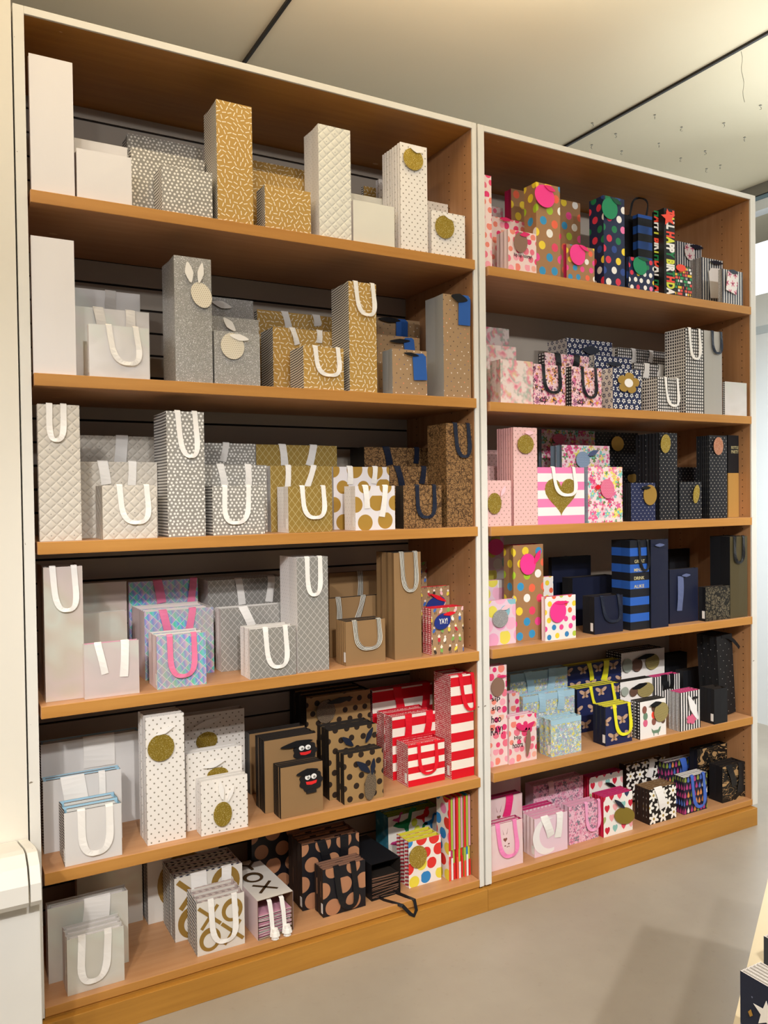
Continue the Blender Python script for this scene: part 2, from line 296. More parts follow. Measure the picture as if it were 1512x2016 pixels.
MK = {
 # shop
 'wood': lambda: P_wood('beech_veneer', '#C48C46', '#B27A38', scuff=6),
 'wood_top': lambda: P_wood('beech_shelf_top', '#C8966A', '#B98558', scuff=5),
 'wood_up': lambda: P_wood('beech_veneer_upright', '#BE8C60', '#AC794C', 2),
 'wood_dark': lambda: P_wood('beech_plinth', '#BC8638', '#A6722C', scuff=8),
 'whitepaint': lambda: P_paint('chipped_white_paint'),
 'slat': lambda: Mat('slatwall_board', .5).col('#B5AA9C').m,
 'backpanel': lambda: Mat('plain_back_panel', .6).col('#C8BEB0').m,
 'hole': lambda: plain('peg_hole', '#3A2414', .9),
 # papers: front faces
 'f_white': lambda: Mat('white_paper', .5).col('#E9E5E4').m,
 'f_pearlwhite': lambda: P_pearl('pearl_white_paper', '#E4E0DC', '#F0ECEA'),
 'f_cream': lambda: Mat('cream_paper', .55).col('#E2DFD2').m,
 'f_silverdot': lambda: P_dots('silver_dot_paper', '#9E9A92', ['#F4F1EA'], .0125, .0034, sv=.0105, j=.004, rough=.4, metal=.15),
 'f_goldsprinkle': lambda: P_sprinkle('gold_sprinkle_paper', '#BF9850', '#F4EAD4', s=.0165, L=.0064, W=.0014, metal=.1),
 'f_quilt': lambda: P_quilt('quilted_white_paper', '#E4E2D6', '#8A8A84'),
 'f_quiltcream': lambda: P_quilt('quilted_cream_paper', '#D2CABD', '#8A847A'),
 'f_whitedot': lambda: P_dots('white_gold_dot_paper', '#F0EAE2', ['#948C7C'], .0226, .0025, sv=.0135, rough=.5),
 'f_silverglitter': lambda: P_glitter('silver_glitter_paper', '#9A9892', '#C2C0BC', '#FFFFFF', 700, .38, .35),
 'f_kraftmotif': lambda: P_motif('kraft_motif_paper', '#A98A66', ['#F6EDE4', '#F0906A', '#4A3A34', '#5A5A80', '#F6EDE4', '#4A3A34']),
 'f_golddiamond': lambda: P_lattice('gold_diamond_paper', '#AC8E48', '#D8C892', .030, .0022, .3, .3, 1.25),
 'f_golddisc': lambda: P_dots('gold_disc_paper', '#E6E1E3', ['#AE883C'], .080, .023, sv=.058, j=.012, rough=.35, rv=.008),
 'f_kraftfloral': lambda: P_scroll('kraft_floral_paper', '#9A7448', '#4A3218', 52, .05),
 'f_pearl': lambda: P_pearl('iridescent_pearl_paper', '#D6CBBC', '#E0CCCC'),
 'f_pearlpink': lambda: P_pearl('pink_pearl_paper', '#DCCFCB', '#E6D2D0'),
 'f_holo': lambda: P_holo('holographic_paper', .9, '#BDB8B4', '#E8E4E2'),
 'f_silverlattice': lambda: P_lattice('silver_lattice_paper', '#A5A29C', '#E2E0DC', .026, .002, .3, .35, 1.15),
 'f_kraft': lambda: Mat('kraft_paper', .6).col('#91714B').m,
 'f_kraftkids': lambda: P_kids('kraft_figures_paper', '#A48260'),
 'f_whiteblue': lambda: Mat('white_grain_paper', .55).col('#DCD8D4').m,
 'f_kraftdot': lambda: P_dots('kraft_black_dot_paper', '#9C7C50', ['#2C2018'], .044, .0105, sv=.036, j=.006),
 'f_redstripe': lambda: P_stripes('red_white_stripe_paper', ['#D40F22', '#EFE4D6'], .046),
 'f_whiteiri': lambda: P_pearl('white_iridescent_paper', '#D9D6CB', '#E2E0D8'),
 'f_xo': lambda: Mat('off_white_paper', .5).col('#E0DAD0').m,
 'f_blackcopper': lambda: P_dots('black_copper_paper', '#1A191E', ['#B07C5A'], .078, .0255, sv=.060, j=.008, rough=.4, rv=.004),
 'f_dino': lambda: Mat('party_white_paper', .5).col('#EDE8DC').m,
 'f_balloons': lambda: P_dots('balloon_paper', '#F0E8DE', ['#E0352E', '#2F86C6', '#E8D848', '#F08CB4', '#D8E04A', '#E0352E'], .052, .019, sv=.046, j=.014, rv=.004),
 'f_pinkdot': lambda: P_dots('pink_dot_paper', '#F1D8D3', ['#EE4C76', '#F08A78', '#F5A5B4', '#E43A74', '#F2B09C', '#EE788C'], .034, .0095, sv=.032, j=.016, rv=.006),
 'f_kraftconfetti': lambda: P_dots('kraft_confetti_paper', '#A67C54', CONF, .062, .0160, sv=.046, j=.010),
 'f_navyconfetti': lambda: P_dots('navy_confetti_paper', '#1D2748', ['#F2D43C', '#D8364E', '#F4F0E8', '#1F7A4C', '#F07CB0', '#2E4A90'], .054, .0145, sv=.042, j=.008),
 'f_navyconfettisml': lambda: P_dots('small_navy_confetti_paper', '#1D2748', ['#F2D43C', '#D8364E', '#F4F0E8', '#1F7A4C', '#F07CB0', '#F4F0E8'], .036, .0098, sv=.028, j=.006),
 'f_kraftconfetti_S': lambda: P_dots('small_kraft_confetti_paper', '#A67C54', CONF, .042, .0112, sv=.032, j=.007),
 'f_redstripe_T': lambda: P_stripes('tall_red_white_stripe_paper', ['#D40F22', '#EFE4D6'], .067), 'f_redstripe_L': lambda: P_stripes('large_red_white_stripe_paper', ['#D40F22', '#EFE4D6'], .080), 'f_redstripe_M': lambda: P_stripes('medium_red_white_stripe_paper', ['#D40F22', '#EFE4D6'], .062),
 'f_blackgold': lambda: P_stripes('black_over_gold_paper', ['#B88A48', '#17181C'], .404),
 'f_black': lambda: Mat('black_paper', .5).col('#191A1E').m,
 'f_navy': lambda: Mat('navy_paper', .5).col('#141930').m,
 'f_bluestripe': lambda: P_stripes('blue_black_stripe_paper', ['#191B22', '#2A5BB0'], .068),
 'f_redgold': lambda: P_stripes('red_gold_paper', ['#8A2A34', '#8A2A34', '#A8824A'], .12),
 'f_bdaysmall': lambda: P_rows('tiny_lettering_paper', '#1E1E24', ['#E8584A', '#F0ECE4', '#3A9A5C', '#F2C83C', '#E8584A', '#3A9A5C'], .030, .0135),
 'f_navystripe': lambda: P_stripes('navy_white_stripe_paper', ['#2C3444', '#DCDCD8'], .016, vert=True, wob=.002),
 'f_watercolor': lambda: P_blot('watercolour_paper', '#EAD9D2', ['#DC6480', '#F0B8BC', '#A8B8A8', '#E890A0', '#E0C49C'], 26, .44),
 'f_pinkblossom': lambda: P_floral('pink_blossom_paper', '#EFC9CE', ['#D86A98', '#E8B0B8', '#4A2A38', '#E0A040', '#A86A90', '#F0DCDC', '#56303C'], .030),
 'f_navydaisy': lambda: P_flower('navy_daisy_paper', '#232B4E', ['#EFEBE4'], '#232B4E', .030, .0108, 5, .34, sv=.024, depth=.24),
 'f_bwgrid': lambda: P_grid('black_white_grid_paper', '#1E1C1C', '#E9E5E0', .0125, .0135, .0038, .0046),
 'f_silvergrey': lambda: Mat('silver_grey_paper', .4, .2).col('#B8B4AC').m,
 'f_pinkgold': lambda: P_dots('pink_gold_dot_paper', '#E8BCB8', ['#A88474'], .0225, .0024, sv=.0125, rough=.45),
 'f_pinkheart': lambda: P_stripes('pink_white_stripe_paper', ['#F282B4', '#F282B4', '#F282B4', '#F2EDEB', '#F2EDEB', '#F2EDEB'], .0655),
 'f_brightfloral': lambda: P_floral('bright_floral_paper', '#EFD9DA', ['#D84A7C', '#F08CA8', '#7CC4BE', '#E8DC6C', '#E0689A', '#6A8A50', '#F2C0CC'], .050),
 'f_blackdot': lambda: P_dots('black_gold_dot_paper', '#191A20', ['#B8B0A4'], .0225, .0022, sv=.0125, rough=.4),
 'f_navydot': lambda: P_dots('navy_gold_dot_paper', '#232B4C', ['#B0ACB0'], .0225, .0022, sv=.0125, rough=.4),
 'f_pastelblob': lambda: P_dots('pastel_blob_paper', '#E7CBD8', ['#8CC0CC', '#E6D95C', '#E8A6C8', '#F0ECE6', '#9CCFC8', '#F0B4CC'], .058, .022, sv=.050, j=.014, rv=.007),
 'f_whiteconfetti': lambda: P_dots('white_confetti_paper', '#F2ECE6', ['#E8486A', '#F2D43C', '#3A86C0', '#F06A4A', '#B8D048', '#F04C96'], .042, .0108, sv=.031, j=.007),
 'f_paisley': lambda: P_scroll('black_scroll_paper', '#6A604C', '#16140F', 60, .10, .5),
 'f_olive': lambda: Mat('olive_gold_paper', .4, .35).col('#5A5036').m,
 'f_bluefloral': lambda: P_floral('blue_meadow_paper', '#A4C0C8', ['#E8DC5A', '#F0F0E8', '#B49CC8', '#8CA8B8', '#E8DC5A', '#C8D8DC', '#9CA4C0'], .018),
 'f_bee': lambda: P_bee('navy_bee_paper', '#1C2550'),
 'f_dog': lambda: Mat('ivory_paper', .5).col('#EEE8E2').m,
 'f_bwstripe': lambda: P_stripes('black_white_stripe_paper', ['#1E1E22', '#E8E4DE'], .0155, vert=True, wob=.0015),
 'f_pinkdeer': lambda: P_blot('pale_pink_paper', '#EFD2D2', ['#F2C0C4', '#F0D8D4', '#EEC8CC'], 12, .45),
 'f_pinkspots': lambda: P_dots('pink_spot_paper', '#E8A0B4', ['#F2D4DA'], .020, .006),
 'f_moon': lambda: Mat('blush_paper', .5).col('#EBCDD8').m,
 'f_roses': lambda: P_floral('rose_bunch_paper', '#E9B8C8', ['#DC8AA8', '#E8A8BC', '#8A6A80', '#F0C8D4', '#D8789C', '#7A8088'], .026),
 'f_hearts': lambda: P_hearts('heart_paper', '#F0EAE2', ['#E8506A', '#C8243C', '#8CC0B8', '#303C5C', '#A8B070', '#F0A8A8', '#C8243C'], .044),
 'f_daisies': lambda: P_flower('black_daisy_paper', '#1D1713', ['#F2EEE4'], '#A88C3C', .058, .030, 6, .20, j=.008, sv=.048, depth=.27),
 'f_drops': lambda: P_drops('raindrop_paper', '#1F1B30', ['#B03A78', '#8A9A3C', '#EEEAE4', '#4C6AB8', '#D88A4A', '#B03A78'], .020),
 'f_tiger': lambda: P_tiger('tiger_paper'),
 # gusset sides
 's_silver': lambda: P_stripes('grey_white_side_stripe', ['#6E6A66', '#EDEAE4'], .0092),
 's_gold': lambda: P_stripes('black_white_side_stripe', ['#57504A', '#F0E8DA'], .0082, slope=-.12),
 's_whitedotside': lambda: P_dots('white_side_dots', '#EFEAE6', ['#8A8680'], .018, .0011, sv=.012),
 's_rednoise': lambda: P_grid('red_white_side_dash', '#C41C2C', '#F0DCD4', .0075, .0072, .0026, .0020, .004),
 's_greypl': lambda: Mat('grey_blue_side', .5).col('#A6A6A4').m,
 's_black': lambda: P_dots('black_side', '#1B1714', ['#4A3A2C'], .006, .0011),
 's_diag': lambda: P_stripes('navy_white_diagonal', ['#2C2E40', '#E8E4DA'], .0115, slope=.55),
 's_redstr': lambda: P_stripes('red_white_side_stripe', ['#C43444', '#F2E6DC'], .0135, slope=-.35),
 's_teal': lambda: P_blot('teal_side', '#3C8CA4', ['#2A7894', '#8CC4CC', '#3C8CA4'], 20, .5),
 's_white': lambda: Mat('white_side', .5).col('#EDE6E2').m,
 's_pinkwhite': lambda: Mat('pinkish_white_side', .5).col('#F0D8D8').m,
 's_crimson': lambda: Mat('crimson_side', .5).col('#C02458').m,
 's_navyflower': lambda: P_flower('white_navy_flower_side', '#E6E0D8', ['#3A4060'], '#E6E0D8', .030, .0100, 5, .34, sv=.024, depth=.24),
 's_gridw': lambda: P_grid('white_black_square_side', '#E8E4DE', '#26242A', .0125, .0135, .0036, .0044),
 's_gingham': lambda: P_grid('black_gingham_side', '#1E1C20', '#D8D4D2', .013, .013, .0034, .0034),
 's_pink': lambda: Mat('pink_side', .5).col('#E0A8A6').m,
 's_bluegrey': lambda: Mat('blue_grey_side', .5).col('#8CA0B0').m,
 's_glit': lambda: P_glitter('silver_glitter_side', '#A8A8A8', '#D8D8DA', '#FFFFFF', 800, .4, .5),
 's_stripev': lambda: P_stripes('striped_side', ['#3A3838', '#E0DCD4'], .0082),
 's_red': lambda: Mat('red_side', .5).col('#C81E44').m,
 's_brown': lambda: Mat('dark_brown_side', .55).col('#2E211A').m,
 's_lilac': lambda: Mat('lilac_side', .5).col('#DDB8C8').m,
 # insides
 'i_white': lambda: plain('bag_lining_white', '#D8D2CA', .6), 'i_grey': lambda: plain('bag_lining_grey', '#8C867E', .6),
 'i_blue': lambda: plain('bag_lining_blue', '#A8CEE0', .6), 'i_dark': lambda: plain('bag_lining_dark', '#2A231E', .6),
 'i_kraft': lambda: plain('bag_lining_kraft', '#8A6A48', .6), 'i_red': lambda: plain('bag_lining_red', '#C81428', .6),
 'i_pink': lambda: plain('bag_lining_pink', '#DFA0B4', .6), 'i_mag': lambda: plain('bag_lining_magenta', '#C0346C', .6),
 'i_green': lambda: plain('bag_lining_green', '#A8C048', .6), 'i_copper': lambda: plain('bag_lining_copper', '#8A6450', .6),
 'i_mixed': lambda: plain('bag_lining_blush', '#C8B4AC', .6), 'i_yel': lambda: plain('bag_lining_yellow', '#D8CC3C', .6), 'i_sky': lambda: plain('bag_lining_sky', '#A4C8D8', .6),
 # ribbons, tags
 'white': lambda: plain('white_satin', '#F4F0EA', .32), 'navy': lambda: plain('navy_satin', '#1E2434', .35),
 'black': lambda: plain('black_satin', '#17171A', .35), 'red': lambda: plain('red_satin', '#DC1A2C', .35),
 'pink': lambda: plain('pink_satin', '#E87CA0', .35), 'pinkpale': lambda: plain('pale_pink_satin', '#F2C4CC', .35),
 'neonpink': lambda: plain('neon_pink_satin', '#F88CC0', .35), 'lilac': lambda: plain('lilac_satin', '#F0A4C8', .35),
 'hotpink2': lambda: plain('hot_pink_ribbon', '#F0307C', .35), 'magenta': lambda: plain('magenta_ribbon', '#E0306C', .35),
 'yellow': lambda: plain('yellow_ribbon', '#E6E02C', .35), 'skyblue': lambda: plain('sky_blue_ribbon', '#A8CCDC', .35),
 'royalblue': lambda: plain('royal_blue_ribbon', '#4468C0', .35), 'bluegrey': lambda: plain('blue_grey_ribbon', '#5A6488', .35),
 'stripe': lambda: P_stripes('black_white_stripe_ribbon', ['#D8D4C8', '#3A3630'], .0052, vert=True),
 'goldglitter': lambda: P_glitter('gold_glitter', '#9C8024', '#C8AC4A', '#FFF4B0', 900), 'silverglitter2': lambda: P_glitter('silver_glitter_card', '#A8ACB0', '#D8DCE0', '#FFFFFF', 900),
 'copperglitter': lambda: P_glitter('copper_glitter', '#B86A40', '#E0A080', '#FFE0C8', 900),
 'goldtag': lambda: plain('gold_card', '#C8A052', .3, .6), 'gold': lambda: plain('gold_foil', '#C89A4C', .35, .5),
 'goldolive': lambda: plain('olive_gold_card', '#9A8438', .35, .5), 'bluetag': lambda: plain('blue_card', '#2A5CA8', .5),
 'bluetag2': lambda: plain('deep_blue_card', '#20307C', .5), 'krafttag': lambda: plain('kraft_card', '#8E6E5C', .5),
 'hotpink': lambda: plain('hot_pink_card', '#F83C94', .5), 'greentag': lambda: plain('green_card', '#1E8A5C', .5),
 'greendark': lambda: plain('dark_green_ribbon', '#0F4A34', .4), 'coral': lambda: plain('coral_card', '#F0503C', .5),
 'dotcream': lambda: P_dots('cream_dotted_card', '#E8DFCB', ['#A89878'], .0060, .0012), 'dotrose': lambda: P_dots('rose_dotted_card', '#DC5C84', ['#F2C4D0'], .0050, .0011),
 'dotblue': lambda: P_dots('blue_dotted_card', '#7A96B4', ['#D8E0E8'], .0050, .0011), 'tweed': lambda: P_stripes('zigzag_card', ['#2A241E', '#8A7860'], .0040, slope=.7, wob=.004),
 'tweedolive': lambda: P_dots('olive_basket_card', '#A89860', ['#4A4228'], .0050, .0014), 'brownspot': lambda: P_stripes('brown_spot_card', ['#5A4034', '#6E5244'], .004),
 'greyspot': lambda: plain('sage_spot_card', '#9CA498', .5), 'floraltag': lambda: P_flower('floral_card', '#F0E8E4', ['#DC7C94'], '#8C2C4C', .040, .016, 5, .3),
 'whitetag': lambda: plain('white_card', '#EEEAE8', .5), 'rose': lambda: plain('rose_card', '#D86484', .5), 'pale': lambda: plain('pale_gold_print', '#C8BC8C', .45),
 'sticker': lambda: plain('price_sticker', '#F0EEEA', .4), 'ink': lambda: plain('printed_grey', '#8A8880', .5), 'xogold': lambda: plain('gold_print', '#A07E3C', .4, .25),
 'xodark': lambda: plain('dark_gold_print', '#4A3620', .45), 'skin': lambda: plain('eye_white', '#F4F0EA', .4), 'redprint': lambda: plain('red_print', '#E02A2A', .5),
 'fuzz': lambda: P_dots('black_knitted_card', '#141316', ['#3A3430'], .005, .0011), 'green': lambda: plain('green_print', '#1E7A44', .5),
 'yelprint': lambda: plain('yellow_print', '#D8DC48', .5), 'brownprint': lambda: plain('brown_print', '#8A5448', .5), 'moonwhite': lambda: plain('moon_white', '#F2ECEA', .5),
 'sage': lambda: plain('sage_print', '#6E8A72', .5), 'blueprint': lambda: plain('blue_print', '#2F86C6', .5), 'magprint': lambda: plain('magenta_print', '#C03878', .5),
}
# design: phrase, front, side, lining, [ribbon word]
DES = {
 'plainwhite': ('plain white', 'f_white', 's_white', 'i_white'), 'plainwhite2': ('smooth pearl white', 'f_white', 's_white', 'i_white'),
 'silverdot': ('silver polka dot', 'f_silverdot', 's_silver', 'i_grey'), 'goldsprinkle': ('gold sprinkle', 'f_goldsprinkle', 's_gold', 'i_dark'),
 'goldsprinkle2': ('dim gold', 'f_goldsprinkle', 's_gold', 'i_dark'), 'quiltwhite': ('quilted white', 'f_quilt', 's_whitedotside', 'i_white'),
 'creamplain': ('plain cream', 'f_cream', 's_white', 'i_white'), 'whitedot': ('white gold-dotted', 'f_whitedot', 's_whitedotside', 'i_white'),
 'pearlwhite': ('glossy white', 'f_pearlwhite', 's_white', 'i_white'), 'silverglitter': ('silver glitter', 'f_silverglitter', 'f_silverglitter', 'i_grey'),
 'kraftmotif': ('brown tiny-motif', 'f_kraftmotif', 's_greypl', 'i_kraft'), 'quiltcream': ('quilted cream studded', 'f_quiltcream', 'f_quiltcream', 'i_white'),
 'golddiamond': ('gold diamond', 'f_golddiamond', 's_whitedotside', 'i_white'), 'golddisc': ('white gold-disc', 'f_golddisc', 's_whitedotside', 'i_white'),
 'kraftfloral': ('brown leaf-print', 'f_kraftfloral', 's_black', 'i_dark'), 'pearl': ('iridescent pearl', 'f_pearl', 'f_pearl', 'i_white'),
 'pearlpink': ('pale pink pearl', 'f_pearlpink', 'f_pearlpink', 'i_pink'), 'holo': ('rainbow holographic', 'f_holo', 's_pinkwhite', 'i_white'),
 'silverlattice': ('silver lattice', 'f_silverlattice', 's_whitedotside', 'i_white'), 'kraftplain': ('plain brown kraft', 'f_kraft', 'f_kraft', 'i_dark'),
 'kraftkids': ('brown festive-figures', 'f_kraftkids', 's_rednoise', 'i_red'), 'whiteblue': ('white blue-lined', 'f_whiteblue', 's_stripev', 'i_blue'),
 'kraftface': ('brown furry-face', 'f_kraft', 's_black', 'i_dark'), 'kraftblackdot': ('brown black-spotted', 'f_kraftdot', 's_black', 'i_dark'),
 'redstripe': ('red white striped', 'f_redstripe', 's_rednoise', 'i_red'), 'whiteiri': ('iridescent white', 'f_whiteiri', 's_white', 'i_white'),
 'goldxo': ('gold XO lettered', 'f_xo', 's_diag', 'i_mixed'), 'blackcopper': ('black copper-disc', 'f_blackcopper', 's_brown', 'i_copper'),
 'dinoparty': ('dinosaur balloon', 'f_dino', 's_teal', 'i_green'), 'balloons': ('bright balloon', 'f_balloons', 's_redstr', 'i_yel'),
 'pinkdot': ('pink watercolour dot', 'f_pinkdot', 's_pinkwhite', 'i_pink'), 'kraftconfetti': ('brown multicoloured dot', 'f_kraftconfetti', 'f_kraftconfetti', 'i_mag'),
 'navyconfetti': ('navy multicoloured dot', 'f_navyconfetti', 'f_navyconfetti', 'i_dark'), 'plainblack': ('plain black', 'f_black', 'f_black', 'i_dark'),
 'bluestripe': ('blue black striped', 'f_bluestripe', 'f_bluestripe', 'i_dark'), 'redgold': ('dim red gold', 'f_redgold', 'f_redgold', 'i_dark'),
 'birthday': ('black birthday-lettered', 'f_black', 'f_black', 'i_dark'), 'birthdaysmall': ('multicoloured lettered', 'f_bdaysmall', 'f_bdaysmall', 'i_dark'),
 'navystripe': ('navy white pinstriped', 'f_navystripe', 's_glit', 'i_grey'), 'watercolor': ('pink watercolour', 'f_watercolor', 'f_watercolor', 'i_pink'),
 'pinkblossom': ('pink dark-blossom', 'f_pinkblossom', 's_gingham', 'i_dark'), 'pinkblossom2': ('pink blossom gingham-sided', 'f_pinkblossom', 's_gingham', 'i_dark'),
 'navydaisy': ('navy daisy', 'f_navydaisy', 's_navyflower', 'i_dark'), 'bwgrid': ('black white checked', 'f_bwgrid', 's_gridw', 'i_grey'),
 'silvergrey': ('plain silver grey', 'f_silvergrey', 'f_silvergrey', 'i_grey'), 'clearwhite': ('white stripe-sided', 'f_pearlwhite', 's_stripev', 'i_white'),
 'pinkgold': ('pink gold-dotted', 'f_pinkgold', 's_pink', 'i_pink'), 'pinkheart': ('pink white striped', 'f_pinkheart', 's_white', 'i_white'),
 'brightfloral': ('bright pink floral', 'f_brightfloral', 's_bluegrey', 'i_white'), 'blackdot': ('black gold-dotted', 'f_blackdot', 'f_black', 'i_dark'),
 'blackdot2': ('black copper-tagged dotted', 'f_blackdot', 'f_black', 'i_dark'), 'navydot': ('navy silver-dotted', 'f_navydot', 'f_black', 'i_dark'),
 'blackgold': ('black and gold', 'f_blackgold', 'f_blackgold', 'i_dark'), 'pastelblob': ('pastel big-dot', 'f_pastelblob', 's_pinkwhite', 'i_pink'),
 'whiteconfetti': ('white multicoloured dot', 'f_whiteconfetti', 's_pinkwhite', 'i_mag'), 'plainnavy': ('plain navy', 'f_navy', 'f_black', 'i_dark'),
 'plainnavy2': ('dark slate blue', 'f_navy', 'f_navy', 'i_dark'), 'blackpaisley': ('black gold scroll', 'f_paisley', 'f_black', 'i_dark'),
 'blackolive': ('olive gold black-sided', 'f_olive', 'f_black', 'i_dark'), 'bluefloral': ('pale blue meadow-flower', 'f_bluefloral', 'f_bluefloral', 'i_sky'),
 'navybee': ('navy bee-print', 'f_bee', 'f_navy', 'i_yel'), 'doggarden': ('ivory dog-and-baubles', 'f_dog', 's_gingham', 'i_dark'),
 'bwstripe': ('black white vertical-striped', 'f_bwstripe', 's_glit', 'i_mag'), 'pinkdeer': ('pale pink deer', 'f_pinkdeer', 'f_pinkdeer', 'i_mag'),
 'pinkspots': ('pink spotted', 'f_pinkspots', 'f_pinkspots', 'i_mag'), 'moonpink': ('blush moon', 'f_moon', 's_pinkwhite', 'i_pink'),
 'roses': ('pink rose-bunch', 'f_roses', 's_lilac', 'i_pink'), 'hearts': ('white colourful-heart', 'f_hearts', 's_red', 'i_mag'),
 'daisies': ('black white-daisy', 'f_daisies', 's_brown', 'i_kraft'), 'drops': ('dark raindrop', 'f_drops', 'f_drops', 'i_white'),
 'tiger': ('tan black tiger', 'f_tiger', 'f_black', 'i_dark'),
}
# ------------------------------------------------------------------ mesh helpers
class MB:
    def __init__(s): s.v = []; s.f = []; s.mi = []; s.uv = []
    def face(s, pts, mi=0, uv=None):
        i = len(s.v); s.v += [tuple(p) for p in pts]; s.f.append(tuple(range(i, i+len(pts)))); s.mi.append(mi)
        s.uv += list(uv) if uv else [(p[0], p[2]) for p in pts]
        return s
    def box(s, x0, x1, y0, y1, z0, z1, mi=0):
        f = s.face
        f([(x0,y0,z0),(x1,y0,z0),(x1,y0,z1),(x0,y0,z1)], mi)
        f([(x1,y1,z0),(x0,y1,z0),(x0,y1,z1),(x1,y1,z1)], mi)
        f([(x0,y1,z0),(x0,y0,z0),(x0,y0,z1),(x0,y1,z1)], mi, [(y1,z0),(y0,z0),(y0,z1),(y1,z1)])
        f([(x1,y0,z0),(x1,y1,z0),(x1,y1,z1),(x1,y0,z1)], mi, [(y0,z0),(y1,z0),(y1,z1),(y0,z1)])
        f([(x0,y0,z1),(x1,y0,z1),(x1,y1,z1),(x0,y1,z1)], mi, [(x0,y0),(x1,y0),(x1,y1),(x0,y1)])
        f([(x0,y1,z0),(x1,y1,z0),(x1,y0,z0),(x0,y0,z0)], mi, [(x0,y1),(x1,y1),(x1,y0),(x0,y0)])
        return s
    def prism(s, pts, y0, y1, mi=0):     # outline (u,v) in the x-z plane, counter-clockwise seen from -y
        s.face([(u, y0, v) for u, v in pts], mi)
        s.face([(u, y1, v) for u, v in pts[::-1]], mi)
        for i in range(len(pts)):
            a, b = pts[i], pts[(i+1) % len(pts)]
            s.face([(b[0], y0, b[1]), (a[0], y0, a[1]), (a[0], y1, a[1]), (b[0], y1, b[1])], mi)
        return s
    def mesh(s, name, mats, merge=True, smooth=False):
        me = bpy.data.meshes.new(name); me.from_pydata(s.v, [], s.f)
        l = me.uv_layers.new(name='UVMap'); k = 0
        for i, q in enumerate(s.uv): l.data[i].uv = q
        for m in mats: me.materials.append(mat(m) if isinstance(m, str) else m)
        for p, mi in zip(me.polygons, s.mi): p.material_index = mi; p.use_smooth = smooth
        me.update()
        return me
def link(name, me, parent=None, loc=(0, 0, 0), rot=(0, 0, 0)):
    o = bpy.data.objects.new(name, me); C.objects.link(o); o.location = loc; o.rotation_euler = rot
    if parent: o.parent = parent
    return o
def tag(o, label=None, cat=None, group=None, kind=None):
    if label: o['label'] = label
    if cat: o['category'] = cat
    if group: o['group'] = group
    if kind: o['kind'] = kind
    return o
def thing(name, label, cat, loc=(0, 0, 0), rot=(0, 0, 0), group=None):
    return tag(link(name, None, None, loc, rot), label, cat, group)
def bevel(o, wd=.0015, seg=2):
    m = o.modifiers.new('edge', 'BEVEL'); m.width = wd; m.segments = seg; m.limit_method = 'ANGLE'
    wl = o.modifiers.new('weld', 'WELD'); wl.merge_threshold = 1e-5
    o.modifiers.move(1, 0)
    return o
def boxo(name, x0, x1, y0, y1, z0, z1, m, parent=None, bev=0.0, kind=None):
    ox, oy, oz = (x0+x1)/2, (y0+y1)/2, z0
    o = link(name, MB().box(x0-ox, x1-ox, y0-oy, y1-oy, 0, z1-z0).mesh(name, [m]), parent, (ox, oy, oz))
    if bev: bevel(o, bev)
    if kind: o['kind'] = kind
    return o

# ------------------------------------------------------------------ the room
def conc():
    m = Mat('polished_concrete', .38); x, y, z = m.obj(); v = m.vec(x, y, z)
    n = m.noise(v, 1.3, 5, .6); k = m.noise(v, 38, 3, .6)
    c = m.mix('#9A9082', '#AEA596', ((n - .3)*2.2).m('MAXIMUM', 0.0).m('MINIMUM', 1.0)); c = m.mix(c, '#8E8270', (k - .62).m('MAXIMUM', 0.0)*1.6)
    return m.col(c).bump(k, .08, .002).m
MK['floor'] = conc
def ceilm():
    m = Mat('ceiling_paint', .8); x, y, z = m.obj(); n = m.noise(m.vec(x, y, z), 1.1, 3)
    return m.col(m.mix('#D8CCB0', '#CFC2A4', n)).m
MK['ceiling'] = ceilm
MK['wall'] = lambda: Mat('wall_paint', .6).col('#E6E0D2').m
MK['coolwall'] = lambda: Mat('cool_white_wall', .6).col('#E8EAEA').m
MK['strip'] = lambda: plain('dark_metal_strip', '#2E2A26', .4, .5)
MK['striplight'] = lambda: plain('grey_metal_strip', '#8C8880', .35, .5)
MK['hookm'] = lambda: plain('dull_hook_metal', '#8A867A', .4, .6)
MK['bluetrim'] = lambda: plain('blue_grey_metal', '#7C96A8', .35, .3)
MK['greyband'] = lambda: plain('grey_band', '#C4CCD0', .5)
MK['crack'] = lambda: plain('dark_gap', '#2A2420', .9)
def glow():
    m = Mat('daylit_pane', .2); m.col('#DDE8F0'); m.b.inputs['Emission Color'].default_value = (.86, .94, 1, 1); m.b.inputs['Emission Strength'].default_value = 2.2
    return m.m
MK['glow'] = glow
def dim():
    m = Mat('shaded_blue_pane', .25); m.col('#7E90AE'); m.b.inputs['Emission Color'].default_value = (.40, .50, .68, 1); m.b.inputs['Emission Strength'].default_value = .25
    return m.m
MK['dimpane'] = dim
ZC = 3.5
boxo('floor', -3, 7, -6, 5, -.1, 0, 'floor', kind='structure')
boxo('ceiling', -3, 7, -6, 5, ZC, ZC+.1, 'ceiling', kind='structure')
boxo('wall_back', -3, 7, 3.2, 3.3, 0, ZC, 'coolwall', kind='structure')
boxo('wall_left', -1.6, -.0325, -.006, .55, 0, ZC, 'wall', kind='structure')
boxo('wall_right', 4.48, 4.62, -3.5, 3.2, 0, 2.80, 'coolwall', kind='structure')
wn = boxo('window_1', 4.50, 4.56, -3.5, 3.2, 2.80, 3.14, 'glow', kind='structure')
boxo('upper_pane', 4.49, 4.56, -3.5, 3.2, 3.14, 3.335, 'dimpane').parent = wn
boxo('trim_1', 4.46, 4.56, -3.5, 3.2, 3.335, 3.40, 'coolwall', kind='structure')
boxo('trim_2', 4.455, 4.56, -3.5, 3.2, 3.401, 3.425, 'bluetrim', kind='structure')
